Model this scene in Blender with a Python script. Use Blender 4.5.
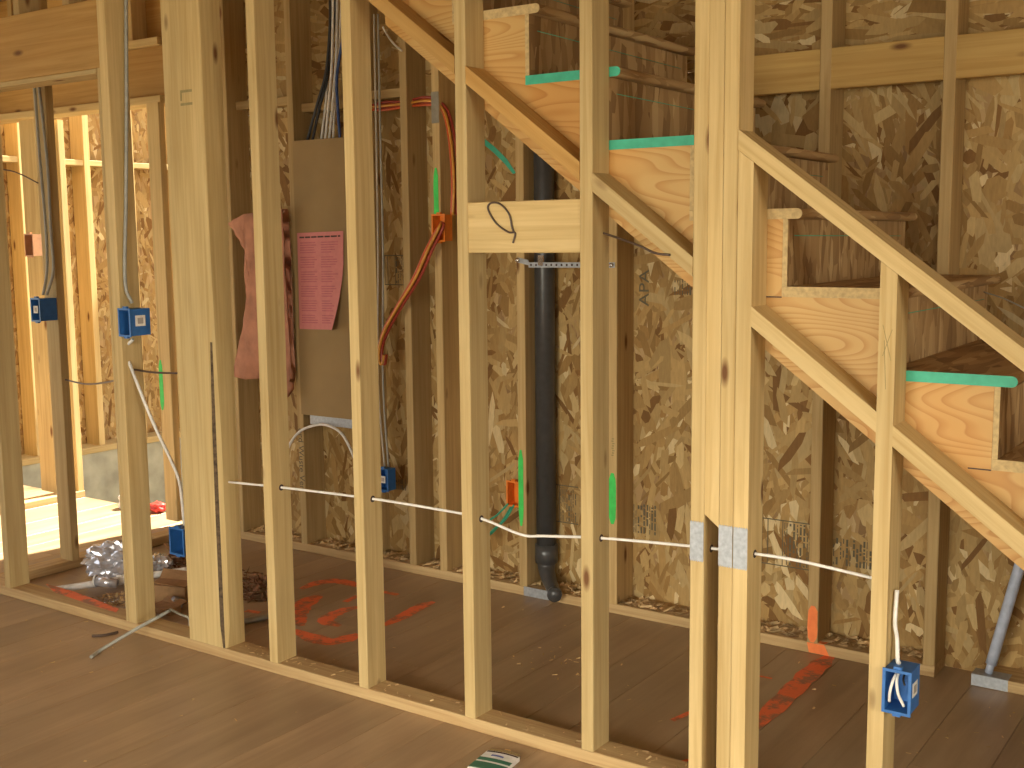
import bpy, bmesh, math, random
from mathutils import Vector, Matrix, noise as mnoise
from math import sin, cos, pi, radians

for o in list(bpy.data.objects):
    bpy.data.objects.remove(o)
SC = bpy.context.scene
COL = SC.collection
random.seed(7)
V = Vector

# ------------------------------------------------------------------ camera
FPX, YAW, PITCH, ROLL = 1162.5, 0.6076, 0.12556, -0.01034
CAM = V((0.0, -2.6076, 1.438))
_f = V((-sin(YAW) * cos(PITCH), cos(YAW) * cos(PITCH), -sin(PITCH)))
_r0 = V((cos(YAW), sin(YAW), 0.0))
_u0 = _r0.cross(_f)
_r = _r0 * cos(ROLL) + _u0 * sin(ROLL)
_u = -_r0 * sin(ROLL) + _u0 * cos(ROLL)
cd = bpy.data.cameras.new('camera')
cd.sensor_width = 36.0
cd.lens = FPX / 1024.0 * 36.0
cd.clip_start = 0.05
co = bpy.data.objects.new('camera', cd)
COL.objects.link(co)
co.matrix_world = Matrix(((_r.x, _u.x, -_f.x, CAM.x), (_r.y, _u.y, -_f.y, CAM.y), (_r.z, _u.z, -_f.z, CAM.z), (0, 0, 0, 1)))
SC.camera = co


def hit(px, py, axis, val):
    """the point where the line of sight through a photo pixel meets the plane axis = val"""
    d = _f + _r * ((px - 512.0) / FPX) + _u * ((384.0 - py) / FPX)
    a = 'xyz'.index(axis)
    return CAM + d * ((val - CAM[a]) / d[a])


# ------------------------------------------------------------------ light
SC.view_settings.view_transform = 'Standard'
SC.view_settings.look = 'None'
SC.view_settings.gamma = 1.0
SC.view_settings.use_curve_mapping = False
SC.view_settings.exposure = -0.25

W = bpy.data.worlds.new('sky')
SC.world = W
W.use_nodes = True
wn = W.node_tree.nodes
wn['Background'].inputs['Color'].default_value = (0.92, 0.96, 1.0, 1)
wn['Background'].inputs['Strength'].default_value = 2.6

sd = bpy.data.lights.new('sun', 'SUN')
sd.energy = 34.0
sd.angle = radians(2.0)
sd.color = (1.0, 0.90, 0.72)
so = bpy.data.objects.new('sun', sd)
COL.objects.link(so)
so.rotation_euler = V((-0.10, -0.58, -0.80)).to_track_quat('-Z', 'Y').to_euler()


def area(name, loc, to, sx, sy, energy, color):
    l = bpy.data.lights.new(name, 'AREA')
    l.shape = 'RECTANGLE'
    l.size, l.size_y, l.energy, l.color = sx, sy, energy, color
    o = bpy.data.objects.new(name, l)
    COL.objects.link(o)
    o.location = loc
    o.rotation_euler = (V(to) - V(loc)).to_track_quat('-Z', 'Y').to_euler()
    return o


# daylight through the openings behind the camera: it falls from the sky, so it comes in slanting down
area('patio_daylight', (-1.6, -5.15, 1.05), (-1.6, -2.3, 0.0), 2.4, 1.9, 70, (1.0, 0.93, 0.76)).data.spread = radians(84)
area('window_daylight', (1.4, -5.15, 1.5), (0.9, -2.6, 0.0), 1.5, 1.2, 30, (1.0, 0.93, 0.76)).data.spread = radians(100)
area('side_fill', (3.15, -2.2, 1.45), (0.4, -1.9, 0.0), 1.8, 1.3, 52, (1.0, 0.93, 0.76)).data.spread = radians(105)  # added fill lamp on the right, lifts the right-facing stud sides


# ------------------------------------------------------------------ materials
MAT = {}


def new_mat(name):
    m = bpy.data.materials.new(name)
    m.use_nodes = True
    nt = m.node_tree
    b = nt.nodes['Principled BSDF']
    MAT[name] = m
    return m, nt, b


def N(nt, t, **kw):
    n = nt.nodes.new(t)
    for k, v in kw.items():
        if k in n.inputs:
            n.inputs[k].default_value = v
        else:
            setattr(n, k, v)
    return n


def ramp(nt, stops, interp='LINEAR'):
    r = nt.nodes.new('ShaderNodeValToRGB')
    r.color_ramp.interpolation = interp
    e = r.color_ramp.elements
    while len(e) < len(stops):
        e.new(0.5)
    for el, (p, c) in zip(e, stops):
        el.position = p
        el.color = (*c, 1)
    return r


def coords(nt, scale, rot=(0, 0, 0), per_object=True):
    tc = N(nt, 'ShaderNodeTexCoord')
    mp = N(nt, 'ShaderNodeMapping')
    mp.inputs['Scale'].default_value = scale
    mp.inputs['Rotation'].default_value = rot
    nt.links.new(tc.outputs['Object'], mp.inputs['Vector'])
    if per_object:
        oi = N(nt, 'ShaderNodeObjectInfo')
        mu = N(nt, 'ShaderNodeVectorMath', operation='MULTIPLY')
        mu.inputs[1].default_value = (37.0, 61.0, 53.0)
        nt.links.new(oi.outputs['Random'], mu.inputs[0])
        nt.links.new(mu.outputs[0], mp.inputs['Location'])
    return mp.outputs['Vector']


def plain(name, col, rough=0.6, metal=0.0, var=0.12, scale=40.0, **kw):
    m, nt, b = new_mat(name)
    nz = N(nt, 'ShaderNodeTexNoise', Scale=scale, Detail=3.0)
    nt.links.new(coords(nt, (1, 1, 1)), nz.inputs['Vector'])
    r = ramp(nt, [(0.3, tuple(c * (1 - var) for c in col)), (0.7, tuple(min(1, c * (1 + var)) for c in col))])
    nt.links.new(nz.outputs['Fac'], r.inputs['Fac'])
    nt.links.new(r.outputs['Color'], b.inputs['Base Color'])
    b.inputs['Roughness'].default_value = rough
    b.inputs['Metallic'].default_value = metal
    for k, v in kw.items():
        b.inputs[k].default_value = v
    return m


def wood(name, light, dark, knot=(0.16, 0.07, 0.025), rough=0.72, tone=0.16, knots=True, gs=1.0, spec=0.25):
    """sawn softwood: grain along the piece's own z axis, a tone of its own for each piece, a few knots"""
    m, nt, b = new_mat(name)
    L = nt.links
    vec = coords(nt, (34 * gs, 34 * gs, 1.1 * gs))
    n1 = N(nt, 'ShaderNodeTexNoise', Scale=1.6, Detail=5.0, Roughness=0.6, Distortion=0.6)
    L.new(vec, n1.inputs['Vector'])
    r1 = ramp(nt, [(0.32, dark), (0.62, light)])
    L.new(n1.outputs['Fac'], r1.inputs['Fac'])
    # blotches and weathering
    vec2 = coords(nt, (6, 6, 1.6))
    n2 = N(nt, 'ShaderNodeTexNoise', Scale=1.0, Detail=4.0)
    L.new(vec2, n2.inputs['Vector'])
    mr = N(nt, 'ShaderNodeMapRange')
    mr.inputs['From Min'].default_value = 0.3
    mr.inputs['From Max'].default_value = 0.75
    mr.inputs['To Min'].default_value = 0.86
    mr.inputs['To Max'].default_value = 1.08
    L.new(n2.outputs['Fac'], mr.inputs['Value'])
    oi = N(nt, 'ShaderNodeObjectInfo')
    mo = N(nt, 'ShaderNodeMapRange')
    mo.inputs['To Min'].default_value = 1 - tone
    mo.inputs['To Max'].default_value = 1 + tone * 0.55
    L.new(oi.outputs['Random'], mo.inputs['Value'])
    mm = N(nt, 'ShaderNodeMath', operation='MULTIPLY')
    L.new(mr.outputs[0], mm.inputs[0])
    L.new(mo.outputs[0], mm.inputs[1])
    mx = N(nt, 'ShaderNodeVectorMath', operation='SCALE')
    L.new(r1.outputs['Color'], mx.inputs[0])
    L.new(mm.outputs[0], mx.inputs['Scale'])
    out = mx.outputs[0]
    if knots:
        vk = coords(nt, (9, 9, 3.1))
        vo = N(nt, 'ShaderNodeTexVoronoi', Scale=1.0)
        vo.inputs['Randomness'].default_value = 1.0
        L.new(vk, vo.inputs['Vector'])
        rk = ramp(nt, [(0.05, (1, 1, 1)), (0.13, (0, 0, 0))])
        L.new(vo.outputs['Distance'], rk.inputs['Fac'])
        k = N(nt, 'ShaderNodeMix', data_type='RGBA')
        L.new(rk.outputs['Color'], k.inputs['Factor'])
        L.new(out, k.inputs['A'])
        k.inputs['B'].default_value = (*knot, 1)
        out = k.outputs['Result']
    L.new(out, b.inputs['Base Color'])
    b.inputs['Roughness'].default_value = rough
    b.inputs['Specular IOR Level'].default_value = spec
    bp = N(nt, 'ShaderNodeBump', Strength=0.12, Distance=0.002)
    L.new(n1.outputs['Fac'], bp.inputs['Height'])
    L.new(bp.outputs[0], b.inputs['Normal'])
    return m


SPF_L, SPF_D = (0.63, 0.465, 0.215), (0.51, 0.35, 0.14)
wood('pale_lumber', SPF_L, SPF_D)
wood('yellow_post', (0.62, 0.46, 0.21), (0.50, 0.345, 0.135), tone=0.04)
wood('orange_lumber', (0.52, 0.305, 0.095), (0.42, 0.225, 0.06), tone=0.1)
wood('honey_lumber', (0.54, 0.35, 0.115), (0.44, 0.26, 0.075), tone=0.05)
wood('old_lumber', (0.54, 0.375, 0.165), (0.42, 0.275, 0.11))
wood('plate_lumber', (0.60, 0.42, 0.20), (0.45, 0.28, 0.12), tone=0.06)
plain('bark', (0.10, 0.065, 0.035), 0.95, var=0.6, scale=60)
plain('osb_edge', (0.50, 0.365, 0.17), 0.9, var=0.18, scale=90)
plain('green_edge_paint', (0.05, 0.40, 0.25), 0.6)
plain('green_spray', (0.05, 0.60, 0.10), 0.6)
plain('orange_spray', (1.0, 0.24, 0.06), 0.6)
plain('galvanized', (0.42, 0.44, 0.46), 0.5, 0.55, var=0.15, scale=90)
plain('steel_bright', (0.75, 0.75, 0.74), 0.25, 1.0)
plain('dull_steel', (0.30, 0.27, 0.21), 0.55, 0.5)
plain('black_abs', (0.06, 0.058, 0.056), 0.3)
plain('blue_plastic', (0.03, 0.14, 0.40), 0.45)
plain('orange_plastic', (0.75, 0.20, 0.02), 0.45)
plain('orange_conduit', (0.52, 0.085, 0.018), 0.4)
plain('faded_orange', (0.50, 0.25, 0.12), 0.6)
plain('red_conduit', (0.33, 0.045, 0.025), 0.35)
plain('yellow_conduit', (0.60, 0.27, 0.04), 0.4)
plain('white_cable', (0.78, 0.75, 0.68), 0.5)
plain('grey_cable', (0.38, 0.38, 0.33), 0.5)
plain('dull_cable', (0.55, 0.50, 0.40), 0.6)
plain('black_cable', (0.03, 0.03, 0.03), 0.5)
plain('blue_cable', (0.03, 0.07, 0.22), 0.5)
plain('green_cable', (0.03, 0.30, 0.17), 0.5)
plain('brown_wire', (0.09, 0.055, 0.035), 0.5)
plain('cardboard', (0.31, 0.205, 0.085), 0.85, var=0.06, scale=8)
plain('carton', (0.38, 0.22, 0.10), 0.85)
plain('pink_paper', (0.62, 0.22, 0.205), 0.8, var=0.05)
plain('faint_ink', (0.50, 0.14, 0.16), 0.8)
plain('dark_ink', (0.06, 0.035, 0.03), 0.8)
plain('stamp_ink', (0.13, 0.105, 0.06), 0.85)
plain('faint_stamp', (0.30, 0.24, 0.10), 0.85)
plain('pale_ink', (0.42, 0.31, 0.17), 0.85)
plain('pink_glasswool', (0.44, 0.20, 0.12), 0.95, var=0.2, scale=14)
plain('white_plastic', (0.80, 0.79, 0.76), 0.4)
plain('sticker', (0.80, 0.76, 0.68), 0.6)
plain('sticker_print', (0.40, 0.36, 0.32), 0.6)
plain('concrete', (0.38, 0.36, 0.27), 0.95, var=0.2, scale=9)
plain('grey_pipe', (0.42, 0.46, 0.55), 0.4)
plain('red_plastic', (0.55, 0.04, 0.03), 0.4)
plain('shaving', (0.62, 0.44, 0.22), 0.9, var=0.4, scale=15)
plain('leafy_brown', (0.20, 0.09, 0.04), 0.9, var=0.5, scale=30)
plain('green_print', (0.02, 0.16, 0.10), 0.4)
plain('blue_print', (0.10, 0.13, 0.38), 0.4)
plain('clear_plastic', (0.62, 0.62, 0.66), 0.16, 0.5, var=0.3, scale=25)


def osb_mat():
    m, nt, b = new_mat('osb')
    L = nt.links
    a = N(nt, 'ShaderNodeVertexColor', layer_name='Col')
    nz = N(nt, 'ShaderNodeTexNoise', Scale=140.0, Detail=2.0)
    L.new(coords(nt, (1, 1, 0.25), per_object=False), nz.inputs['Vector'])
    mr = N(nt, 'ShaderNodeMapRange')
    mr.inputs['To Min'].default_value = 0.8
    mr.inputs['To Max'].default_value = 1.2
    L.new(nz.outputs['Fac'], mr.inputs['Value'])
    s = N(nt, 'ShaderNodeVectorMath', operation='SCALE')
    L.new(a.outputs['Color'], s.inputs[0])
    L.new(mr.outputs[0], s.inputs['Scale'])
    L.new(s.outputs[0], b.inputs['Base Color'])
    b.inputs['Roughness'].default_value = 0.7
    b.inputs['Specular IOR Level'].default_value = 0.25
    return m


osb_mat()


def strand_board(name='strand_board', swap=False):
    """oriented strand board seen close: fine strands lying one way"""
    m, nt, b = new_mat(name)
    L = nt.links
    col = None
    for i, (sc, ro) in enumerate((((30, 30, 9), 0.0), ((24, 24, 6), 0.25), ((40, 40, 11), -0.3))):
        if swap:
            sc = (sc[0], sc[2] * 0.7, sc[1] * 1.4)
        v = N(nt, 'ShaderNodeTexVoronoi', Scale=1.0)
        L.new(coords(nt, sc, (ro, ro, ro)), v.inputs['Vector'])
        sep = N(nt, 'ShaderNodeSeparateColor')
        L.new(v.outputs['Color'], sep.inputs[0])
        r = ramp(nt, [(0.0, (0.24, 0.135, 0.05)), (0.45, (0.38, 0.235, 0.095)), (0.8, (0.46, 0.30, 0.13)), (1.0, (0.54, 0.38, 0.18))])
        L.new(sep.outputs[0], r.inputs['Fac'])
        if col is None:
            col = r.outputs['Color']
        else:
            g = N(nt, 'ShaderNodeMath', operation='GREATER_THAN')
            g.inputs[1].default_value = 0.6
            L.new(sep.outputs[1], g.inputs[0])
            mx = N(nt, 'ShaderNodeMix', data_type='RGBA')
            L.new(g.outputs[0], mx.inputs['Factor'])
            L.new(col, mx.inputs['A'])
            L.new(r.outputs['Color'], mx.inputs['B'])
            col = mx.outputs['Result']
    L.new(col, b.inputs['Base Color'])
    b.inputs['Roughness'].default_value = 0.8
    return m


strand_board()
strand_board('strand_board_long', True)


def fir_mat():
    """flat-sawn fir of the stringer: cathedral figure along the slope"""
    m, nt, b = new_mat('flat_sawn_fir')
    L = nt.links
    vec = coords(nt, (1.0, 4.5, 4.5), (0, radians(37.0), 0), per_object=False)
    n0 = N(nt, 'ShaderNodeTexNoise', Scale=1.5, Detail=0.6)
    L.new(vec, n0.inputs['Vector'])
    mu = N(nt, 'ShaderNodeMath', operation='MULTIPLY')
    mu.inputs[1].default_value = 26.0
    L.new(n0.outputs['Fac'], mu.inputs[0])
    fr = N(nt, 'ShaderNodeMath', operation='FRACT')
    L.new(mu.outputs[0], fr.inputs[0])
    r = ramp(nt, [(0.0, (0.56, 0.355, 0.125)), (0.5, (0.55, 0.34, 0.115)), (0.85, (0.48, 0.265, 0.075)), (0.93, (0.45, 0.235, 0.065)), (1.0, (0.56, 0.355, 0.125))])
    L.new(fr.outputs[0], r.inputs['Fac'])
    n2 = N(nt, 'ShaderNodeTexNoise', Scale=2.6, Detail=2.0)
    L.new(coords(nt, (1, 1, 1), per_object=False), n2.inputs['Vector'])
    r2 = ramp(nt, [(0.4, (1, 1, 1)), (0.65, (0.97, 0.80, 0.58))])
    L.new(n2.outputs['Fac'], r2.inputs['Fac'])
    mx = N(nt, 'ShaderNodeMix', data_type='RGBA', blend_type='MULTIPLY')
    mx.inputs['Factor'].default_value = 1.0
    L.new(r.outputs['Color'], mx.inputs['A'])
    L.new(r2.outputs['Color'], mx.inputs['B'])
    L.new(mx.outputs['Result'], b.inputs['Base Color'])
    b.inputs['Roughness'].default_value = 0.6
    return m


fir_mat()


def floor_mat(name, light, dark, rough):
    m, nt, b = new_mat(name)
    L = nt.links
    v1 = coords(nt, (16, 16, 1.0))
    n1 = N(nt, 'ShaderNodeTexNoise', Scale=1.2, Detail=6.0, Roughness=0.62, Distortion=0.8)
    L.new(v1, n1.inputs['Vector'])
    r = ramp(nt, [(0.3, dark), (0.66, light)])
    L.new(n1.outputs['Fac'], r.inputs['Fac'])
    n2 = N(nt, 'ShaderNodeTexNoise', Scale=3.0, Detail=5.0)
    L.new(coords(nt, (1, 1, 0.6)), n2.inputs['Vector'])
    oi = N(nt, 'ShaderNodeObjectInfo')
    a = N(nt, 'ShaderNodeMapRange')
    a.inputs['To Min'].default_value = 0.95
    a.inputs['To Max'].default_value = 1.05
    L.new(oi.outputs['Random'], a.inputs['Value'])
    c = N(nt, 'ShaderNodeMapRange')
    c.inputs['From Min'].default_value = 0.3
    c.inputs['From Max'].default_value = 0.7
    c.inputs['To Min'].default_value = 0.82
    c.inputs['To Max'].default_value = 1.12
    L.new(n2.outputs['Fac'], c.inputs['Value'])
    mm = N(nt, 'ShaderNodeMath', operation='MULTIPLY')
    L.new(a.outputs[0], mm.inputs[0])
    L.new(c.outputs[0], mm.inputs[1])
    s = N(nt, 'ShaderNodeVectorMath', operation='SCALE')
    L.new(r.outputs['Color'], s.inputs[0])
    L.new(mm.outputs[0], s.inputs['Scale'])
    L.new(s.outputs[0], b.inputs['Base Color'])
    rr = N(nt, 'ShaderNodeMapRange')
    rr.inputs['To Min'].default_value = rough - 0.1
    rr.inputs['To Max'].default_value = rough + 0.12
    L.new(n1.outputs['Fac'], rr.inputs['Value'])
    L.new(rr.outputs[0], b.inputs['Roughness'])
    bp = N(nt, 'ShaderNodeBump', Strength=0.15, Distance=0.002)
    L.new(n1.outputs['Fac'], bp.inputs['Height'])
    L.new(bp.outputs[0], b.inputs['Normal'])
    return m


floor_mat('subfloor', (0.41, 0.28, 0.16), (0.31, 0.20, 0.108), 0.36)


# ------------------------------------------------------------------ helpers
def link(o, parent=None):
    COL.objects.link(o)
    if parent is not None:
        o.parent = parent
    return o


def tag(o, label, cat, group=None):
    o['label'] = label
    o['category'] = cat
    if group:
        o['group'] = group
    return o


def empty(name, loc=(0, 0, 0), kind=None):
    o = bpy.data.objects.new(name, None)
    o.empty_display_size = 0.1
    o.location = loc
    if kind:
        o['kind'] = kind
    return link(o)


def mesh_obj(name, verts, faces, mat, parent=None, smooth=False, mats=None, fm=None):
    me = bpy.data.meshes.new(name)
    me.from_pydata([tuple(v) for v in verts], [], faces)
    for m in (mats or [mat]):
        me.materials.append(MAT[m])
    if fm:
        for p, i in zip(me.polygons, fm):
            p.material_index = i
    if smooth:
        for p in me.polygons:
            p.use_smooth = True
    me.validate()
    me.update()
    return link(bpy.data.objects.new(name, me), parent)


_cache = {}


def lumber_mesh(w, d, L, mat, ch):
    key = (round(w, 4), round(d, 4), round(L, 4), mat, ch)
    if key in _cache:
        return _cache[key]
    ring = [(ch, 0), (w - ch, 0), (w, ch), (w, d - ch), (w - ch, d), (ch, d), (0, d - ch), (0, ch)]
    v = [(x, y, 0) for x, y in ring] + [(x, y, L) for x, y in ring]
    f = [(i, (i + 1) % 8, (i + 1) % 8 + 8, i + 8) for i in range(8)]
    f += [tuple(range(7, -1, -1)), tuple(range(8, 16))]
    me = bpy.data.meshes.new('lumber')
    me.from_pydata(v, [], f)
    me.materials.append(MAT[mat])
    me.update()
    _cache[key] = me
    return me


def bar(name, parent, mat, p, size, axis='z', ch=0.0025, label=None):
    """a straight piece with its least corner at p, size (x, y, z), its grain along the axis"""
    sx, sy, sz = size
    if axis == 'z':
        w, d, L, ex, ey, ez = sx, sy, sz, V((1, 0, 0)), V((0, 1, 0)), V((0, 0, 1))
    elif axis == 'x':
        w, d, L, ex, ey, ez = sy, sz, sx, V((0, 1, 0)), V((0, 0, 1)), V((1, 0, 0))
    else:
        w, d, L, ex, ey, ez = sz, sx, sy, V((0, 0, 1)), V((1, 0, 0)), V((0, 1, 0))
    o = bpy.data.objects.new(name, lumber_mesh(w, d, L, mat, ch))
    M = Matrix(((ex.x, ey.x, ez.x, p[0]), (ex.y, ey.y, ez.y, p[1]), (ex.z, ey.z, ez.z, p[2]), (0, 0, 0, 1)))
    link(o, parent)
    if parent is not None:
        M = Matrix.Translation(-parent_loc(parent)) @ M
    o.matrix_basis = M
    if label:
        o['label'] = label
    return o


def parent_loc(p):
    t = V((0, 0, 0))
    while p is not None:
        t += V(p.location)
        p = p.parent
    return t


def box_verts(p, s):
    x, y, z = p
    a, b, c = s
    v = [(x, y, z), (x + a, y, z), (x + a, y + b, z), (x, y + b, z), (x, y, z + c), (x + a, y, z + c), (x + a, y + b, z + c), (x, y + b, z + c)]
    f = [(3, 2, 1, 0), (4, 5, 6, 7), (0, 1, 5, 4), (1, 2, 6, 5), (2, 3, 7, 6), (3, 0, 4, 7)]
    return v, f


def unrotate(o, parent):
    """keep a child's points where they were given when its parent is turned"""
    if parent is not None and parent.type == 'MESH':
        M = parent.matrix_basis
        o.matrix_parent_inverse = M.inverted() @ Matrix.Translation(M.translation)
    return o


def boxes(name, parent, mat, lst):
    vs, fs = [], []
    off = parent_loc(parent) if parent is not None else V((0, 0, 0))
    for p, s in lst:
        v, f = box_verts(V(p) - off, s)
        k = len(vs)
        vs += v
        fs += [tuple(i + k for i in q) for q in f]
    return unrotate(mesh_obj(name, vs, fs, mat, parent), parent)


def spline(pts, n=8):
    pts = [V(p) for p in pts]
    if len(pts) < 3:
        return pts
    out = []
    P = [pts[0] * 2 - pts[1]] + pts + [pts[-1] * 2 - pts[-2]]
    for i in range(1, len(P) - 2):
        a, b, c, d = P[i - 1:i + 3]
        for k in range(n):
            t = k / n
            out.append(0.5 * ((2 * b) + (c - a) * t + (2 * a - 5 * b + 4 * c - d) * t * t + (3 * b - a - 3 * c + d) * t ** 3))
    out.append(pts[-1])
    return out


def tube(name, parent, mat, pts, r, sides=8, n=8, flat=1.0):
    path = spline(pts, n)
    off = parent_loc(parent) if parent is not None else V((0, 0, 0))
    vs, fs = [], []
    up = None
    for i, p in enumerate(path):
        t = (path[min(i + 1, len(path) - 1)] - path[max(i - 1, 0)]).normalized()
        if up is None:
            up = V((0, 0, 1)) if abs(t.z) < 0.9 else V((0, 1, 0))
        a = t.cross(up)
        if a.length < 1e-4:
            a = t.cross(V((1, 0, 0)))
        a.normalize()
        b = t.cross(a).normalized()
        up = -b
        rr = r(i / max(1, len(path) - 1)) if callable(r) else r
        for k in range(sides):
            q = 2 * pi * k / sides
            vs.append(p - off + a * (cos(q) * rr) + b * (sin(q) * rr * flat))
    m = len(path)
    for i in range(m - 1):
        for k in range(sides):
            fs.append((i * sides + k, i * sides + (k + 1) % sides, (i + 1) * sides + (k + 1) % sides, (i + 1) * sides + k))
    fs.append(tuple(range(sides - 1, -1, -1)))
    fs.append(tuple((m - 1) * sides + k for k in range(sides)))
    return mesh_obj(name, vs, fs, mat, parent, smooth=True)


def extrude_y(name, parent, mat, poly, y0, y1):
    """poly: (x, z) outline, pushed from y0 to y1"""
    off = parent_loc(parent) if parent is not None else V((0, 0, 0))
    n = len(poly)
    vs = [(x - off.x, y0 - off.y, z - off.z) for x, z in poly] + [(x - off.x, y1 - off.y, z - off.z) for x, z in poly]
    fs = [tuple(range(n)), tuple(range(2 * n - 1, n - 1, -1))]
    fs += [(i, i + n, (i + 1) % n + n, (i + 1) % n) for i in range(n)]
    o = mesh_obj(name, vs, fs, mat, parent)
    bm = bmesh.new()
    bm.from_mesh(o.data)
    bmesh.ops.recalc_face_normals(bm, faces=bm.faces)
    bm.to_mesh(o.data)
    bm.free()
    return o


def patch(name, parent, mat, pts, ny, th=0.0012):
    """a thin coat of paint or print on a surface: outline pts (3-D), pushed out along ny"""
    off = parent_loc(parent) if parent is not None else V((0, 0, 0))
    n = len(pts)
    a = [V(p) - off for p in pts]
    b = [p + V(ny) * th for p in a]
    fs = [tuple(range(n, 2 * n)), tuple(range(n - 1, -1, -1))] + [(i, (i + 1) % n, (i + 1) % n + n, i + n) for i in range(n)]
    o = unrotate(mesh_obj(name, a + b, fs, mat, parent), parent)
    bm = bmesh.new()
    bm.from_mesh(o.data)
    bmesh.ops.recalc_face_normals(bm, faces=bm.faces)
    bm.to_mesh(o.data)
    bm.free()
    return o


def text(name, parent, mat, s, loc, size, ex, ey, sx=1.0):
    cu = bpy.data.curves.new(name, 'FONT')
    cu.body = s
    cu.size = size
    cu.extrude = 0.0003
    cu.align_x = 'CENTER'
    cu.align_y = 'CENTER'
    cu.materials.append(MAT[mat])
    o = bpy.data.objects.new(name, cu)
    ex, ey = V(ex) * sx, V(ey)
    ez = V(ex).normalized().cross(ey)
    link(o, parent)
    l = V(loc) - (parent_loc(parent) if parent is not None else V((0, 0, 0)))
    o.matrix_basis = Matrix(((ex.x, ey.x, ez.x, l.x), (ex.y, ey.y, ez.y, l.y), (ex.z, ey.z, ez.z, l.z), (0, 0, 0, 1)))
    return o


OSB_COLS = [((0.42, 0.275, 0.105), 6), ((0.37, 0.228, 0.08), 6), ((0.30, 0.172, 0.055), 3.5), ((0.21, 0.105, 0.03), 1.8), ((0.49, 0.345, 0.15), 3), ((0.60, 0.46, 0.24), 1.0)]
_pal = [c for c, w in OSB_COLS]
_pw = [w for c, w in OSB_COLS]


def flakes(name, parent, org, eu, ev, en, lu, lv, dens, mean=pi / 2, spread=0.75, seed=1, big=1.0):
    """the strands of a board face: thousands of thin slivers overlapping, each with a colour of its own"""
    rnd = random.Random(seed)
    org, eu, ev, en = V(org), V(eu), V(ev), V(en)
    vs, fs, cols = [], [], []
    n = int(lu * lv * dens)
    for i in range(n):
        u, v = rnd.uniform(0, lu), rnd.uniform(0, lv)
        ln = rnd.choice((0.03, 0.045, 0.06, 0.08, 0.11)) * rnd.uniform(0.7, 1.2) * big
        wd = rnd.uniform(0.006, 0.020) * big * (1.9 if rnd.random() < 0.16 else 1.0)
        a = rnd.gauss(mean, spread)
        ca, sa = cos(a), sin(a)
        h = 0.0006 + 0.0024 * i / n
        c = rnd.choices(_pal, _pw)[0]
        k = rnd.uniform(0.85, 1.15)
        pts = [(-ln / 2, -wd * rnd.uniform(.1, .5)), (-ln * rnd.uniform(.1, .35), -wd / 2), (ln * rnd.uniform(.2, .4), -wd * rnd.uniform(.35, .5)), (ln / 2, -wd * rnd.uniform(-.3, .3)), (ln * rnd.uniform(.2, .42), wd / 2), (-ln * rnd.uniform(.25, .45), wd * rnd.uniform(.3, .5))]
        b = len(vs)
        for x, y in pts:
            uu = min(lu, max(0, u + x * ca - y * sa))
            vv = min(lv, max(0, v + x * sa + y * ca))
            vs.append(org + eu * uu + ev * vv + en * h)
        fs.append(tuple(range(b, b + 6)))
        cols += [(c[0] * k, c[1] * k, c[2] * k, 1.0)] * 6
    off = parent_loc(parent)
    me = bpy.data.meshes.new(name)
    me.from_pydata([tuple(p - off) for p in vs], [], fs)
    ca_ = me.color_attributes.new('Col', 'FLOAT_COLOR', 'CORNER')
    ca_.data.foreach_set('color', [x for c in cols for x in c])
    me.materials.append(MAT['osb'])
    me.update()
    o = link(bpy.data.objects.new(name, me), parent)
    o['kind'] = 'stuff'
    return o


ST = 0.038   # thickness of a two-by board
D4 = 0.089   # depth of a two-by-four
D6 = 0.140
YB = 1.157   # front of the back wall's studs
OSBY = YB + 0.130
ZT = 2.66    # underside of the top plates
CEIL = 2.74

# ------------------------------------------------------------------ the setting: floor, ceiling, outer walls
floor = boxes('floor', None, 'subfloor', [((-6.6, -5.2, -0.06), (9.8, 6.53, 0.048)), ((-4.62, 1.28, -0.06), (7.8, 0.15, 0.05))])
floor['kind'] = 'structure'
floor['label'] = 'brown plywood subfloor laid in long boards'
x = -6.58
rf = random.Random(3)
while x < 2.9:
    w = rf.choice((0.15, 0.19, 0.19, 0.235, 0.28))
    ys = [-3.6, rf.uniform(-2.6, -1.2), rf.uniform(-0.2, 0.6), 1.32 if x + w < -4.62 else 1.285]
    for a, b in zip(ys[:-1], ys[1:]):
        bar('floor_board', floor, 'subfloor', (x, a + 0.001, -0.012 - rf.uniform(0, 0.0006)), (w - 0.0014, b - a - 0.0014, 0.012), 'y', ch=0.0008)
    x += w

ceiling = boxes('ceiling', None, 'strand_board', [((-4.64, -5.2, CEIL), (7.9, 6.5, 0.1))])
ceiling['kind'] = 'structure'
ceiling_left = boxes('ceiling_left', None, 'strand_board', [((-6.75, -5.3, CEIL + 0.02), (2.1, 6.6, 0.1))])
ceiling_left['kind'] = 'structure'

wall_right = boxes('wall_right', None, 'strand_board', [((3.2, -5.2, -0.06), (0.1, 2.1, 2.9)), ((3.2, -1.3, -0.06), (0.1, 2.6, 2.9)), ((3.2, -3.1, -0.06), (0.1, 1.8, 0.86)), ((3.2, -3.1, 2.1), (0.1, 1.8, 0.74))])  # the gap is added to let fill light in from the right
wall_right['kind'] = 'structure'
wr = []
wr.append(((-6.6, -5.3, -0.06), (3.75, 0.1, 2.9)))
wr.append(((-0.35, -5.3, -0.06), (0.95, 0.1, 2.9)))
wr.append(((2.2, -5.3, -0.06), (1.1, 0.1, 2.9)))
wr.append(((-2.85, -5.3, 2.2), (2.5, 0.1, 0.64)))
wr.append(((0.6, -5.3, 2.12), (1.6, 0.1, 0.72)))
wr.append(((0.6, -5.3, -0.06), (1.6, 0.1, 0.92)))
wall_rear = boxes('wall_rear', None, 'strand_board', wr)
wall_rear['kind'] = 'structure'

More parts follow.
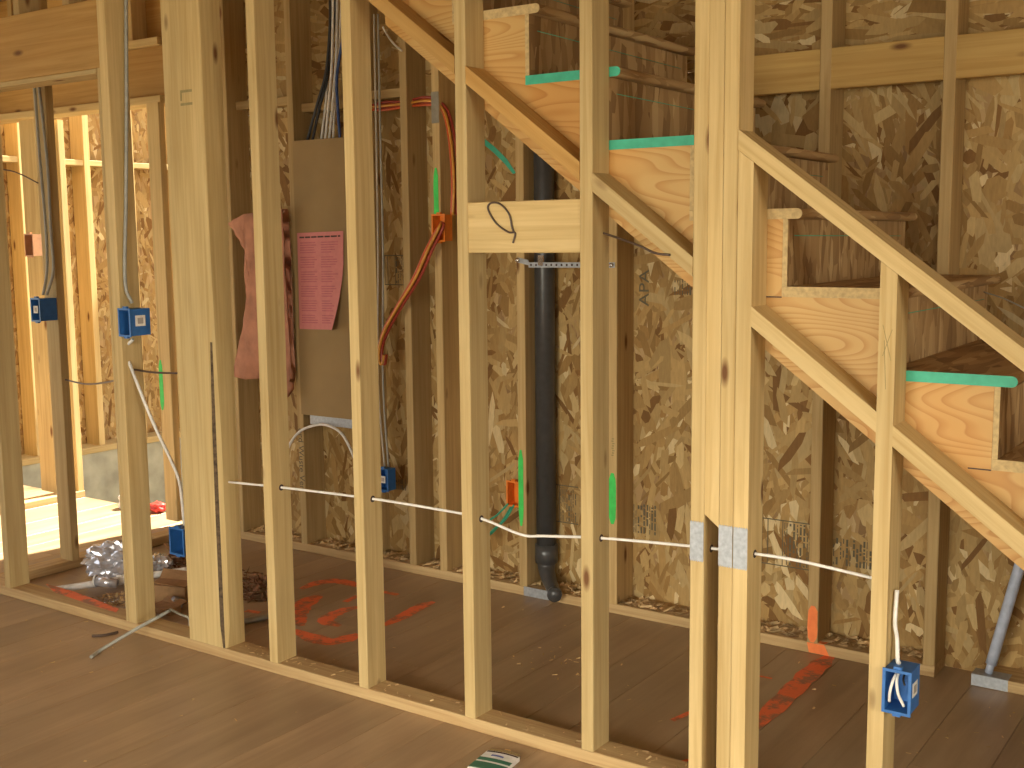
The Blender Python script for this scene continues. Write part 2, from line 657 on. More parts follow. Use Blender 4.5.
ground = boxes('ground', None, 'concrete', [((-40, -40, -1.6), (80, 80, 0.1))])
ground['kind'] = 'structure'
wall_side = boxes('wall_side', None, 'strand_board', [((-6.76, -5.3, -1.4), (0.1, 3.0, 4.2)), ((-6.76, -2.3, -1.4), (0.1, 2.6, 1.45)), ((-6.76, -2.3, 2.3), (0.1, 2.6, 0.5))])
wall_side['kind'] = 'structure'

# ---- back wall: sheathing, plates and studs
wall_back = empty('wall_back', (0, 0, 0), 'structure')
wall_back['label'] = 'outer stud wall sheathed with strand board behind the stairs'
sheets = [(-4.64, -3.42), (-3.42, -2.2), (-2.2, -0.98), (-0.98, 0.24), (0.24, 1.46), (1.46, 2.68)]
for i, (a, b) in enumerate(sheets):
    for z0, z1, mean in ((-0.02, 2.02, pi / 2), (2.02, 2.74, 0.0)):
        s = bar('sheathing_sheet', wall_back, 'strand_board', (a + 0.001, OSBY, z0 + 0.001), (b - a - 0.002, 0.012, z1 - z0 - 0.002), 'z', ch=0.001)
        if a < 0.5:
            dens = 1100 if b < 0.5 else 700
            flakes('wood_strands', s, (a + 0.001, OSBY, z0), (1, 0, 0), (0, 0, 1), (0, -1, 0), b - a - 0.002, z1 - z0, dens, mean, 0.7 if mean else 0.35, 11 + i * 2 + int(mean), big=2.1)

bx = {'b0': -4.63, 'b1': -4.245, 'b2': -3.82, 'b3': -3.425, 'b4': -3.168, 'b5': -3.0, 'b6': -2.592, 'b7': -2.178, 'bh': -1.79, 'b8': -1.385, 'b9': -0.994, 'b10': -0.59, 'b11': -0.18, 'b12': 0.22}
BST = {}
for k, xx in bx.items():
    BST[k] = bar('stud', wall_back, 'old_lumber', (xx, YB, 0.038), (ST, 0.129, ZT - 0.038))
bar('bottom_plate', wall_back, 'plate_lumber', (-4.62, YB, 0.0), (3.665, 0.129, 0.038), 'x')
bar('bottom_plate', wall_back, 'plate_lumber', (-0.80, YB, 0.0), (1.9, 0.129, 0.038), 'x')
bar('top_plate', wall_back, 'plate_lumber', (-4.62, YB, ZT), (5.7, 0.129, 0.038), 'x')
for a, b in (('bh', 'b8'), ('b8', 'b9'), ('b9', 'b10'), ('b10', 'b11')):
    bar('blocking', wall_back, 'honey_lumber', (bx[a] + ST, YB + 0.002, 1.905), (bx[b] - bx[a] - ST, ST, 0.130), 'x')
bar('blocking', wall_back, 'old_lumber', (bx['b3'] + ST, YB + 0.055, 2.025), (bx['b4'] - bx['b3'] - ST, 0.07, ST), 'x')
bar('blocking', wall_back, 'old_lumber', (bx['b1'] + ST, YB + 0.055, 2.04), (bx['b2'] - bx['b1'] - ST, 0.07, ST), 'x')
bar('blocking', wall_back, 'old_lumber', (bx['b2'] + ST, YB + 0.055, 2.0), (bx['b3'] - bx['b2'] - ST, 0.07, ST), 'x')

# ---- front wall
wall_front = empty('wall_front', (0, 0, 0), 'structure')
wall_front['label'] = 'open partition of pale studs standing in front of the stairs'
fx = {'Sa': -4.356, 'S270': -2.8136, 'S359': -2.4134, 'S464': -1.996, 'S581': -1.594, 'A': -1.270, 'C': -1.192}
FST = {}
for k, xx in fx.items():
    FST[k] = bar('stud', wall_front, 'pale_lumber', (xx, 0, 0.038), (ST, D4, ZT - 0.038))
FST['S127'] = bar('stud', wall_front, 'pale_lumber', (-3.556, 0, 0.038), (ST + 0.006, D4, ZT - 0.038))
bar('jack_stud', wall_front, 'pale_lumber', (-3.574, 0.001, 0.038), (0.0175, D4 - 0.002, 2.002))
SL = 0.7545  # rise over run of the stairs


def rail_z(xx):
    return 0.815 - SL * xx


def block_z(xx):
    return 0.427 - SL * xx


def sloped_stud(name, xx, lift=0.0):
    """a short stud whose top is cut to the slope under the rail"""
    z0 = 0.038
    zt = [rail_z(xx + dx) - 0.0485 for dx in (0, ST)]
    vs = [(0, 0, 0), (ST, 0, 0), (ST, D4, 0), (0, D4, 0), (0, 0, zt[0] - z0), (ST, 0, zt[1] - z0), (ST, D4, zt[1] - z0), (0, D4, zt[0] - z0)]
    fs = [(3, 2, 1, 0), (4, 5, 6, 7), (0, 1, 5, 4), (1, 2, 6, 5), (2, 3, 7, 6), (3, 0, 4, 7)]
    o = mesh_obj(name, vs, fs, 'pale_lumber', wall_front)
    o.location = (xx, 0, z0)
    return o


FST['D'] = sloped_stud('stud', -1.1525)
FST['E'] = sloped_stud('stud', -0.809)
for xx in (-0.405, 0.0):
    sloped_stud('stud', xx)
# the piece between A and C stops short, its foot cut at an angle
vs = [(0, 0, 0.03), (0.0385, 0, 0), (0.0385, D4, 0), (0, D4, 0.03), (0, 0, 1.9), (0.0385, 0, 1.9), (0.0385, D4, 1.9), (0, D4, 1.9)]
o = mesh_obj('filler_stud', vs, [(3, 2, 1, 0), (4, 5, 6, 7), (0, 1, 5, 4), (1, 2, 6, 5), (2, 3, 7, 6), (3, 0, 4, 7)], 'pale_lumber', wall_front)
o.location = (-1.2315, 0.003, 0.715)
bar('bottom_plate', wall_front, 'plate_lumber', (-5.2, 0, 0), (6.2, D4, ST), 'x')
bar('top_plate', wall_front, 'plate_lumber', (-5.2, 0, ZT), (5.0, D4, ST), 'x')


def slope_piece(name, xa, xb, ztop, y0, mat, th=ST, d=D4, label=None):
    """a two-by-four lying along the slope of the stairs between two uprights, its ends cut plumb"""
    tv = th / cos(math.atan(SL))
    vs = []
    L = (xb - xa)
    # own axes: z along the slope (so that the grain runs that way)
    ang = math.atan(SL)
    ez = V((cos(ang), 0, -sin(ang)))
    ex = V((0, 1, 0))
    ey = ez.cross(ex)
    o0 = V((xa, y0, ztop(xa)))
    M = Matrix(((ex.x, ey.x, ez.x, o0.x), (ex.y, ey.y, ez.y, o0.y), (ex.z, ey.z, ez.z, o0.z), (0, 0, 0, 1)))
    Mi = M.inverted()
    for xx, yy, zz in ((xa, y0, ztop(xa) - tv), (xb, y0, ztop(xb) - tv), (xb, y0 + d, ztop(xb) - tv), (xa, y0 + d, ztop(xa) - tv), (xa, y0, ztop(xa)), (xb, y0, ztop(xb)), (xb, y0 + d, ztop(xb)), (xa, y0 + d, ztop(xa))):
        vs.append(Mi @ V((xx, yy, zz)))
    ob = mesh_obj(name, vs, [(3, 2, 1, 0), (4, 5, 6, 7), (0, 1, 5, 4), (1, 2, 6, 5), (2, 3, 7, 6), (3, 0, 4, 7)], mat, wall_front)
    ob.matrix_basis = M
    if label:
        ob['label'] = label
    return ob


slope_piece('sloped_rail', -1.1535, 0.45, rail_z, -0.001, 'pale_lumber', label='sloping top rail of the low wall beside the stairs')
slope_piece('sloped_blocking', fx['S359'] + ST, fx['S464'], block_z, 0.0, 'orange_lumber')
slope_piece('sloped_blocking', fx['S464'] + ST, fx['S581'], block_z, 0.0, 'orange_lumber')
slope_piece('sloped_blocking', fx['S581'] + ST, fx['A'], block_z, 0.0, 'pale_lumber')
slope_piece('sloped_blocking', -1.1525 + ST, -0.809, block_z, 0.0, 'pale_lumber')
slope_piece('sloped_blocking', -0.809 + ST, -0.405, block_z, 0.0, 'pale_lumber')
slope_piece('sloped_blocking', -0.405 + ST, 0.0, block_z, 0.0, 'pale_lumber')
bk = bar('blocking', wall_front, 'pale_lumber', (fx['S464'] + ST, 0.004, 1.396), (fx['S581'] - fx['S464'] - ST, ST, 0.139), 'x', label='wide level board fixed between two studs')
bar('header', wall_front, 'orange_lumber', (-4.318, 0.001, 2.04), (4.318 - 3.556, 0.087, 0.235), 'x', label='deep orange header board over the opening')
bar('header_pale_board', wall_front, 'pale_lumber', (-4.318, -0.002, 2.022), (4.318 - 3.574, 0.092, 0.0175), 'x')  # added pale strip, stands in for the header underside lit by floor bounce
for xx in (-4.05, -3.75):
    bar('cripple_stud', wall_front, 'old_lumber', (xx, 0, 2.275), (ST, D4, ZT - 2.275))

# heavy post with bark along its edge
PX0, PX1 = -3.215, -3.030
zs = [0.038, 0.12, 0.3, 0.5, 0.8, 1.1, 1.5, 2.0, ZT]
cs = [0.012, 0.022, 0.022, 0.022, 0.020, 0.012, 0.006, 0.005, 0.004]
vs, fs, fm = [], [], []
for z, c in zip(zs, cs):
    for xx, yy in ((PX0, 0), (PX1 - c, 0), (PX1 - c * 0.45, c * 0.35), (PX1, c * 1.05), (PX1, D4), (PX0, D4)):
        vs.append((xx - PX0, yy, z - zs[0]))
for i in range(len(zs) - 1):
    for k in range(6):
        fs.append((i * 6 + k, i * 6 + (k + 1) % 6, (i + 1) * 6 + (k + 1) % 6, (i + 1) * 6 + k))
        fm.append(1 if k in (1,) and zs[i] < 0.9 else 0)
fs.append((5, 4, 3, 2, 1, 0)); fm.append(0)
fs.append(tuple((len(zs) - 1) * 6 + k for k in range(6))); fm.append(0)
post = mesh_obj('post', vs, fs, None, wall_front, mats=['yellow_post', 'bark'], fm=fm)
post.location = (PX0, 0, 0.038)
post['label'] = 'thick yellowish post with dark bark along one edge'
text('lumber_stamp', post, 'faint_stamp', 'LI', (-3.11, -0.0006, 1.905), 0.085, (0, 0, -1), (1, 0, 0))

# nail plates and spray marks on the studs
def nail_plate(parent, x0, x1, z0, z1, y, mat='galvanized'):
    off = parent_loc(parent)
    vs, fs = [], []
    n = 12
    top = [(x0 + (x1 - x0) * i / n, z1 + (0.004 if i % 2 else 0)) for i in range(n + 1)]
    bot = [(x0 + (x1 - x0) * i / n, z0 - (0.004 if i % 2 else 0)) for i in range(n, -1, -1)]
    poly = bot + top
    return extrude_y('nail_plate', parent, mat, poly[::-1], y - 0.0016, y - 0.0001)


nail_plate(FST['A'], -1.2695, -1.2325, 0.625, 0.722, 0)
nail_plate(FST['C'], -1.1915, -1.1545, 0.622, 0.722, 0)
nail_plate(FST['D'], -1.152, -1.115, 0.622, 0.722, 0)
a, b = hit(429, 123, 'y', YB), hit(439, 92, 'y', YB)
nail_plate(BST['b5'], bx['b5'], bx['b5'] + ST, a.z, b.z, YB, 'dull_steel')


def spray(parent, xc, w, z0, z1, y, mat, seed=0):
    rn = random.Random(seed)
    n = 9
    L_, R_ = [], []
    for i in range(n):
        t = i / (n - 1)
        e = min(1.0, 4.5 * min(t, 1 - t) + 0.35)
        L_.append((xc - w / 2 * e * rn.uniform(.9, 1), z0 + (z1 - z0) * t))
        R_.append((xc + w / 2 * e * rn.uniform(.9, 1), z0 + (z1 - z0) * t))
    patch('spray_mark', parent, mat, [(xx, y, zz) for xx, zz in L_ + R_[::-1]], (0, -1, 0))


spray(BST['b5'], bx['b5'] + 0.016, 0.026, hit(433, 233, 'y', YB).z, hit(433, 168, 'y', YB).z, YB, 'green_spray', 1)
spray(BST['b6'], bx['b6'] + 0.013, 0.025, hit(522, 526, 'y', YB).z, hit(522, 450, 'y', YB).z, YB, 'green_spray', 2)
spray(BST['b7'], bx['b7'] + 0.019, 0.033, hit(612, 524, 'y', YB).z, hit(612, 473, 'y', YB).z, YB, 'green_spray', 3)
spray(BST['b8'], bx['b8'] + 0.019, 0.037, 0.039, hit(813, 606, 'y', YB).z, YB, 'orange_spray', 4)
text('lumber_stamp', BST['b2'], 'stamp_ink', 'ord Wuste Ven', (bx['b2'] + 0.019, YB - 0.0006, (hit(303, 422, 'y', YB).z + hit(303, 497, 'y', YB).z) / 2), 0.046, (0, 0, -1), (1, 0, 0))
zc = hit(613, 448, 'y', YB).z
boxes('lumber_stamp', BST['b7'], 'faint_stamp', [((bx['b7'] + 0.015 + 0.002 * (i % 3), YB - 0.0008, zc - 0.03 + 0.009 * i), (0.009, 0.0006, 0.004)) for i in range(8)])

# ---- partition running back on the left, and what lies beyond it
wall_left = empty('wall_left', (0, 0, 0), 'structure')
wall_left['label'] = 'side partition of bare studs in bright daylight'
bar('bottom_plate', wall_left, 'plate_lumber', (-4.56, D4, 0), (D4, YB - D4, ST), 'y')
P1 = bar('stud', wall_left, 'pale_lumber', (-4.545, 0.385, ST), (D4, ST, ZT - ST))
bar('stud', wall_left, 'pale_lumber', (-4.545, 1.118, ST), (D4, ST, ZT - ST))
TR = bar('trimmer', wall_left, 'pale_lumber', (-4.735, 1.118, ST), (D4, ST, 2.1 - ST))
bar('header', wall_left, 'orange_lumber', (-6.55, YB, 2.135), (6.55 - 4.64, ST, 0.235), 'x')
bar('header_pale_board', wall_left, 'pale_lumber', (-6.55, YB - 0.03, 2.098), (6.55 - 4.64, 0.12, 0.036), 'x')
bar('header_pale_board', wall_left, 'pale_lumber', (-6.55, YB - 0.03, 2.371), (6.55 - 4.64, 0.12, 0.036), 'x')
for xx in (-5.9, -5.3, -4.9):
    bar('cripple_stud', wall_left, 'old_lumber', (xx, YB, 2.408), (ST, D4, 0.33))
bar('shade_board', wall_left, 'orange_lumber', (-6.55, YB + 0.09, 2.408), (6.55 - 4.64, 0.035, 0.35), 'x')  # solid board added to darken the space above the header
# second partition
bar('bottom_plate', wall_left, 'plate_lumber', (-5.79, 0.5, 0), (0.10, 0.82, ST), 'y')
for yy, x0, w in ((1.19, -5.91, 0.14), (1.285, -5.79, D4), (0.72, -5.79, D4)):
    bar('stud', wall_left, 'pale_lumber', (x0, yy, ST), (w, ST, 2.098 - ST))
spray(TR, -4.72, 0.03, hit(162, 410, 'y', 1.118).z, hit(162, 360, 'y', 1.118).z, 1.118, 'green_spray', 5)

wall_far = empty('wall_far', (0, 0, 0), 'structure')
wall_far['label'] = 'sunlit outer wall on a concrete foundation beyond the partition'
XL = -6.6
boxes('foundation', wall_far, 'concrete', [((XL - 0.25, 0.3, -1.3), (0.27, 3.5, 1.355)), ((XL, 3.45, -1.3), (4.0, 0.25, 1.355))])
bar('sill_plate', wall_far, 'pale_lumber', (XL - 0.14, 0.3, 0.055), (0.17, 3.2, 0.04), 'y')
bar('sill_plate', wall_far, 'orange_lumber', (XL + 0.03, 3.42, 0.055), (3.6, 0.14, 0.04), 'x')
for i, (a, b) in enumerate(((0.3, 1.52), (1.52, 2.74), (2.74, 3.6))):
    s = bar('sheathing_sheet', wall_far, 'strand_board', (XL - 0.16, a, 0.06), (0.012, b - a - 0.002, 3.0), 'z', ch=0.001)
    flakes('wood_strands', s, (XL - 0.148, a, 0.06), (0, 1, 0), (0, 0, 1), (1, 0, 0), b - a - 0.002, 3.0, 900, pi / 2, 0.8, 41 + i, big=1.6)
s = bar('sheathing_sheet', wall_far, 'strand_board', (XL, 3.57, 0.06), (2.6, 0.012, 3.0), 'z', ch=0.001)
flakes('wood_strands', s, (XL, 3.57, 0.06), (1, 0, 0), (0, 0, 1), (0, -1, 0), 2.6, 3.0, 700, pi / 2, 0.8, 47, big=1.6)
ys = [0.4, 0.8, 1.2, 1.62, 2.08, 2.42, 2.83, 3.24]
for yy in ys:
    bar('stud', wall_far, 'pale_lumber', (XL - 0.14, yy, 0.095), (0.14, ST + 0.006, 2.95))
for a, b in zip(ys[:-1], ys[1:]):
    bar('blocking', wall_far, 'pale_lumber', (XL - 0.13, a + 0.045, 1.925), (0.12, b - a - 0.046, 0.036), 'y')
for xx in (-6.2, -5.8, -5.4, -5.0):
    bar('stud', wall_far, 'pale_lumber', (xx, 3.43, 0.095), (ST, 0.13, 2.95))
floor_lower = boxes('floor_lower', None, 'concrete', [((XL, 1.42, -1.3), (4.0, 2.1, 0.06))])
floor_lower['kind'] = 'structure'
trim = boxes('trim_1', None, 'orange_lumber', [((XL, 1.285, -0.30), (1.96, 0.038, 0.239))])
trim['kind'] = 'structure'

# ------------------------------------------------------------------ staircase
stairs = empty('staircase', (0.0, 0.1, 0.0))
tag(stairs, 'unfinished wooden staircase rising behind the stud partition', 'staircase')
RI, RU, TH = 0.1875, 0.2485, 0.025
YS0, YS1 = 0.0895, 1.05


def XR(n):
    return -0.565 - RU * (n - 6)


def stringer_poly(nmax):
    p = [(0.316 / SL, 0.0), (XR(1) - 0.013, 0.0)]
    for n in range(1, nmax + 1):
        p.append((XR(n) - 0.013, RI * n - TH))
        p.append((XR(n + 1) - 0.013, RI * n - TH))
    xe = XR(nmax + 1) - 0.013
    p.append((xe, 0.316 - SL * xe))
    return p


# pushed along y, with the grain worked out in the board's own coordinates
extrude_y('stringer', stairs, 'flat_sawn_fir', stringer_poly(12), YS0, YS0 + ST)
extrude_y('stringer', stairs, 'flat_sawn_fir', stringer_poly(12), YS1 - ST - 0.02, YS1 - 0.02)
for n in range(1, 13):
    z1 = RI * n
    xn, xb = XR(n) + 0.035, XR(n + 1) - 0.0125
    poly = [(xb, z1 - TH), (xn - TH / 2, z1 - TH)]
    for k in range(1, 8):
        q = -pi / 2 + pi * k / 8
        poly.append((xn - TH / 2 + cos(q) * TH / 2, z1 - TH / 2 + sin(q) * TH / 2))
    poly += [(xn - TH / 2, z1), (xb, z1)]
    t = extrude_y('tread', stairs, 'strand_board_long', poly, YS0 + 0.001, YS1)
    mt = 'green_edge_paint' if n in (6, 9, 10) else 'osb_edge'
    extrude_y('painted_edge' if n in (6, 9, 10) else 'cut_edge', t, mt, poly, YS0 - 0.001, YS0 + 0.0005)
    r = extrude_y('riser', stairs, 'strand_board', [(XR(n) - 0.0125, z1 - RI + 0.0005), (XR(n), z1 - RI + 0.0005), (XR(n), z1 - TH - 0.0005), (XR(n) - 0.0125, z1 - TH - 0.0005)], YS0 + 0.001, YS1 - 0.001)
    extrude_y('cut_edge', r, 'green_edge_paint' if n == 10 else 'osb_edge', [(XR(n) - 0.0125, z1 - RI + 0.0005), (XR(n), z1 - RI + 0.0005), (XR(n), z1 - TH - 0.0005), (XR(n) - 0.0125, z1 - TH - 0.0005)], YS0 - 0.0005, YS0 + 0.0005)
    if n >= 7:
        zz = z1 - 0.065
        tube('chalk_line', r, 'green_edge_paint', [(XR(n) + 0.001, 0.13, zz), (XR(n) + 0.001, 1.0, zz - 0.005)], 0.0009, sides=4)

# saw overcuts at the notch corners of the stringer
for n in (6, 8, 10):
    xx = XR(n) - 0.0175
    boxes('saw_cut', stairs, 'dark_ink', [((xx - 0.045, YS0 - 0.0008, RI * (n - 1) - TH - 0.002), (0.05, 0.0006, 0.003))])

# ------------------------------------------------------------------ electrical: boxes, panel, cables
def elec_box(name, label, p, w, h, d, open_dir='-y', mat='blue_plastic', group=None, sticker=None):
    """a nail-on outlet box: an open shell with a flange, ears and a sticker; p = least corner"""
    e = empty(name, p)
    tag(e, label, 'outlet box', group)
    p = V(p)
    t = 0.0035
    if open_dir == '-y':
        walls = [((0, d - t, 0), (w, t, h)), ((0, 0, 0), (t, d - t, h)), ((w - t, 0, 0), (t, d - t, h)), ((t, 0, 0), (w - 2 * t, d - t, t)), ((t, 0, h - t), (w - 2 * t, d - t, t))]
        rim = [((-0.003, -0.003, -0.003), (w + 0.006, 0.003, 0.007)), ((-0.003, -0.003, h - 0.004), (w + 0.006, 0.003, 0.007)), ((-0.003, -0.003, 0.004), (0.007, 0.003, h - 0.008)), ((w - 0.004, -0.003, 0.004), (0.007, 0.003, h - 0.008))]
        ears = [((w * 0.35, 0.0, h + 0.0002), (w * 0.3, 0.012, 0.009)), ((w * 0.35, 0.0, -0.0092), (w * 0.3, 0.012, 0.009))]
    else:
        walls = [((0, 0, 0), (t, d, h)), ((t, 0, 0), (w - t, t, h)), ((t, d - t, 0), (w - t, t, h)), ((t, t, 0), (w - t, d - 2 * t, t)), ((t, t, h - t), (w - t, d - 2 * t, t))]
        rim = [((w, -0.003, -0.003), (0.003, d + 0.006, 0.007)), ((w, -0.003, h - 0.004), (0.003, d + 0.006, 0.007)), ((w, -0.003, 0.004), (0.003, 0.007, h - 0.008)), ((w, d - 0.004, 0.004), (0.003, 0.007, h - 0.008))]
        ears = [((w - 0.012, d * 0.35, h + 0.0002), (0.012, d * 0.3, 0.009)), ((w - 0.012, d * 0.35, -0.0092), (0.012, d * 0.3, 0.009))]
    boxes('shell', e, mat, [(p + V(a), s) for a, s in walls])
    boxes('rim', e, mat, [(p + V(a), s) for a, s in rim])
    for a, s in ears:
        boxes('ear', e, mat, [(p + V(a), s)])
    for face in (sticker or ()):
        if face == '-y':
            s_ = boxes('sticker', e, 'sticker', [(p + V((w * 0.25, -0.0008, h * 0.35)), (w * 0.5, 0.0008, w * 0.5))])
            boxes('sticker_print', s_, 'sticker_print', [(p + V((w * 0.36, -0.0012, h * 0.35 + w * 0.11)), (w * 0.28, 0.0005, w * 0.28))])
        else:
            s_ = boxes('sticker', e, 'sticker', [(p + V((w, d * 0.25, h * 0.35)), (0.0008, d * 0.5, d * 0.45))])
            boxes('sticker_print', s_, 'sticker_print', [(p + V((w + 0.0008, d * 0.36, h * 0.35 + d * 0.1)), (0.0005, d * 0.28, d * 0.25))])
    return e


# box on the low wall by the stairs
eb = elec_box('outlet_box', 'blue outlet box with curled wires, fixed low beside the low stair wall', (-0.770, -0.012, 0.345), 0.060, 0.100, 0.075, sticker=('+x',))
q = V((-0.770, -0.012, 0.345))
tube('wire', eb, 'white_cable', [q + V((0.022, 0.06, 0.09)), q + V((0.020, 0.01, 0.078)), q + V((0.016, -0.004, 0.05)), q + V((0.012, 0.006, 0.022))], 0.0035)
tube('wire', eb, 'white_cable', [q + V((0.026, 0.06, 0.09)), q + V((0.027, 0.01, 0.080)), q + V((0.034, -0.004, 0.05)), q + V((0.046, 0.004, 0.018))], 0.0035)
tube('wire', eb, 'black_cable', [q + V((0.034, 0.06, 0.09)), q + V((0.040, 0.015, 0.080)), q + V((0.047, 0.0, 0.07))], 0.0025)
c = tube('cable', None, 'white_cable', [hit(897, 590, 'x', -0.762), hit(895, 622, 'x', -0.762), hit(897, 638, 'x', -0.758), (-0.752, 0.030, 0.455), (-0.750, 0.036, 0.447)], 0.005)
tag(c, 'short white cable dropping into the blue box on the low stair wall', 'cable')

# left boxes
elec_box('outlet_box', 'blue outlet box at chest height beside the thick yellowish post', (-3.503, -0.012, 1.105), 0.062, 0.095, 0.085, sticker=('+x',))
elec_box('outlet_box', 'blue outlet box on the side partition stud in the bright daylight', (-4.515, 0.300, 1.105), 0.062, 0.095, 0.080, sticker=('-y',))
h0 = hit(171, 553, 'y', 0.095)
elec_box('outlet_box', 'blue outlet box low down behind the thick post, above the litter', (h0.x, 0.095, h0.z), 0.075, 0.098, 0.075)
LB = V((h0.x, 0.095, h0.z))
h0 = hit(380, 489, 'y', 1.12)
elec_box('outlet_box', 'small blue outlet box on the back wall under two white cables', (h0.x, 1.105, h0.z), 0.060, 0.094, 0.05, sticker=('-y',))
BB = h0
h0 = hit(439, 241, 'y', 1.12)
ob = elec_box('outlet_box', 'orange open bracket box at the top of the orange tubing', (bx['b5'] + ST + 0.001, 1.10, h0.z), 0.062, 0.105, 0.05, mat='orange_plastic')
OB = V((bx['b5'] + ST + 0.001, 1.10, h0.z))
h0 = hit(500, 502, 'y', 1.20)
elec_box('outlet_box', 'orange open box with green wires beside the black drain pipe', (bx['b6'] - 0.064, 1.17, h0.z), 0.060, 0.100, 0.05, mat='orange_plastic')
GB = V((bx['b6'] - 0.064, 1.17, h0.z))
h0 = hit(577, 500, 'y', 1.19)
elec_box('outlet_box', 'orange box mostly hidden behind a stud, next to the sprayed back stud', (bx['b7'] - 0.112, 1.175, h0.z), 0.055, 0.090, 0.05, mat='orange_plastic')
h0 = hit(26, 256, 'y', 0.9)
elec_box('outlet_box', 'faded orange box between the sunlit studs at the picture edge', (h0.x, 0.9, h0.z), 0.07, 0.11, 0.05, mat='faded_orange')

# main white cable through the studs
pts = [(px_, py_) for px_, py_ in ((229, 482), (278, 487), (367, 498), (430, 508), (478, 517.5), (521, 534.5), (545, 536), (601, 538), (690, 546), (750, 553), (800, 561), (877, 579))]
c = tube('cable', None, 'white_cable', [hit(a, b, 'y', 0.045) for a, b in pts], 0.0042, n=6)
tag(c, 'long white cable threaded level through the row of front studs', 'cable')
for k, dx in (('S270', ST), ('S359', ST), ('S464', ST), ('S581', ST), ('A', ST), ('D', ST)):
    o = FST[k]
    xx = o.location.x + dx
    zz = None
    for (a, b), (a2, b2) in zip(pts[:-1], pts[1:]):
        P, Q = hit(a, b, 'y', 0.045), hit(a2, b2, 'y', 0.045)
        if P.x <= xx <= Q.x:
            zz = P.z + (Q.z - P.z) * (xx - P.x) / (Q.x - P.x)
    if zz:
        ring = [(xx, 0.045 + 0.0105 * cos(q_), zz + 0.0105 * sin(q_)) for q_ in [2 * pi * i / 14 for i in range(14)]]
        patch('drilled_hole', o, 'dark_ink', ring, (1, 0, 0), 0.0006)

# cables beside the left boxes
c = tube('cable', None, 'grey_cable', [hit(126, -12, 'x', -3.500), hit(126.5, 100, 'x', -3.5), hit(126, 200, 'x', -3.5), hit(125, 280, 'x', -3.5), (-3.488, 0.035, 1.218)], 0.0065)
tag(c, 'grey cable running down the stud into the box beside the post', 'cable')
c = tube('cable', None, 'white_cable', [(-3.488, 0.03, 1.088), hit(125, 350, 'y', 0.03), hit(132, 370, 'y', 0.03), hit(152, 420, 'y', 0.05), hit(170, 458, 'y', 0.07), hit(179, 480, 'y', 0.09), hit(182, 500, 'y', 0.11), LB + V((0.045, 0.03, 0.105))], 0.006)
tag(c, 'pale cable slanting down from the chest-high box to behind the post', 'cable')
for dx, lb in ((0, 'grey cable above the daylit box, the one nearer the partition opening'), (7, 'grey cable above the daylit box, the one nearer the post')):
    c = tube('cable', None, 'grey_cable', [hit(34 + dx * 0.6, 80, 'y', 0.37), hit(40 + dx, 160, 'y', 0.37), hit(46 + dx * 0.7, 230, 'y', 0.37), hit(47 + dx * 0.9, 270, 'y', 0.365), (-4.495 + dx * 0.004, 0.345, 1.213)], 0.006)
    tag(c, lb, 'cable')
c = tube('wire', None, 'brown_wire', [(-4.48, 0.41, hit(70, 380, 'y', 0.41).z), hit(86, 384, 'y', 0.34), hit(108, 382, 'y', 0.2), (-3.57, 0.045, hit(125, 378, 'y', 0.045).z)], 0.0038)
tag(c, 'brown wire sagging between the side partition and the next stud', 'wire')
c = tube('wire', None, 'brown_wire', [(-3.51, 0.045, hit(139, 370, 'y', 0.045).z), hit(155, 372.5, 'y', 0.045), (-3.216, 0.045, hit(173, 372, 'y', 0.045).z)], 0.0038)
tag(c, 'short brown wire running into the side of the thick post', 'wire')
c = tube('wire', None, 'brown_wire', [hit(-8, 168, 'y', 0.32), hit(15, 172, 'y', 0.35), hit(38, 183, 'y', 0.375)], 0.003)
tag(c, 'thin dark wire high up across the sunlit opening', 'wire')

# brown wires at the middle board
z = 0.0035
c = tube('wire', None, 'brown_wire', [hit(a, b, 'y', 0.0) for a, b in ((513, 243), (515, 233), (508, 232), (496, 223), (488, 209), (491, 203), (500, 204), (509, 214), (512, 227), (514, 233))], 0.0028)
tag(c, 'loop of dark wire stapled to the level board between two studs', 'wire')
c = tube('wire', None, 'brown_wire', [hit(600, 232, 'y', 0.06), hit(618, 238, 'y', 0.05), hit(640, 246, 'y', 0.02), hit(655, 253, 'y', -0.004), hit(670, 255, 'y', -0.004)], 0.0032)
tag(c, 'dark wire poking out over the sloping board beside a stud', 'wire')
c = tube('wire', None, 'grey_cable', [hit(984, 292, 'y', 0.9), hit(1005, 299, 'y', 0.8), hit(1030, 311, 'y', 0.7)], 0.002)
tag(c, 'thin pale string above the lower stair treads', 'string')

# back wall cables
for i, dx in enumerate((0, 5)):
    c = tube('cable', None, 'dull_cable' if i == 0 else 'grey_cable', [hit(374 + dx * 0.8, 14, 'y', 1.14), hit(376 + dx * 0.8, 120, 'y', 1.14), hit(378 + dx, 250, 'y', 1.14), hit(378 + dx, 380, 'y', 1.14), (BB.x + 0.016 + 0.022 * i, 1.135, BB.z + 0.10)], 0.0042)
    tag(c, ('white' if i == 0 else 'grey') + ' cable hanging straight down the back wall into the small blue box', 'cable')
c = tube('cable', None, 'white_cable', [hit(284, 466, 'y', 1.12), hit(288, 448, 'y', 1.11), hit(298, 433, 'y', 1.11), hit(312, 426, 'y', 1.12), hit(326, 425, 'y', 1.13), hit(340, 432, 'y', 1.13), hit(349, 446, 'y', 1.14), hit(356, 462, 'y', 1.14)], 0.0062)
tag(c, 'white cable arching below the brown electrical panel', 'cable')
c = tube('cable', None, 'white_cable', [hit(383, 27, 'y', 1.0), hit(388, 36, 'y', 1.05), hit(394, 44, 'y', 1.1), hit(402, 51, 'y', 1.14)], 0.004)
tag(c, 'thin white cable curving down under the top of the stair', 'cable')

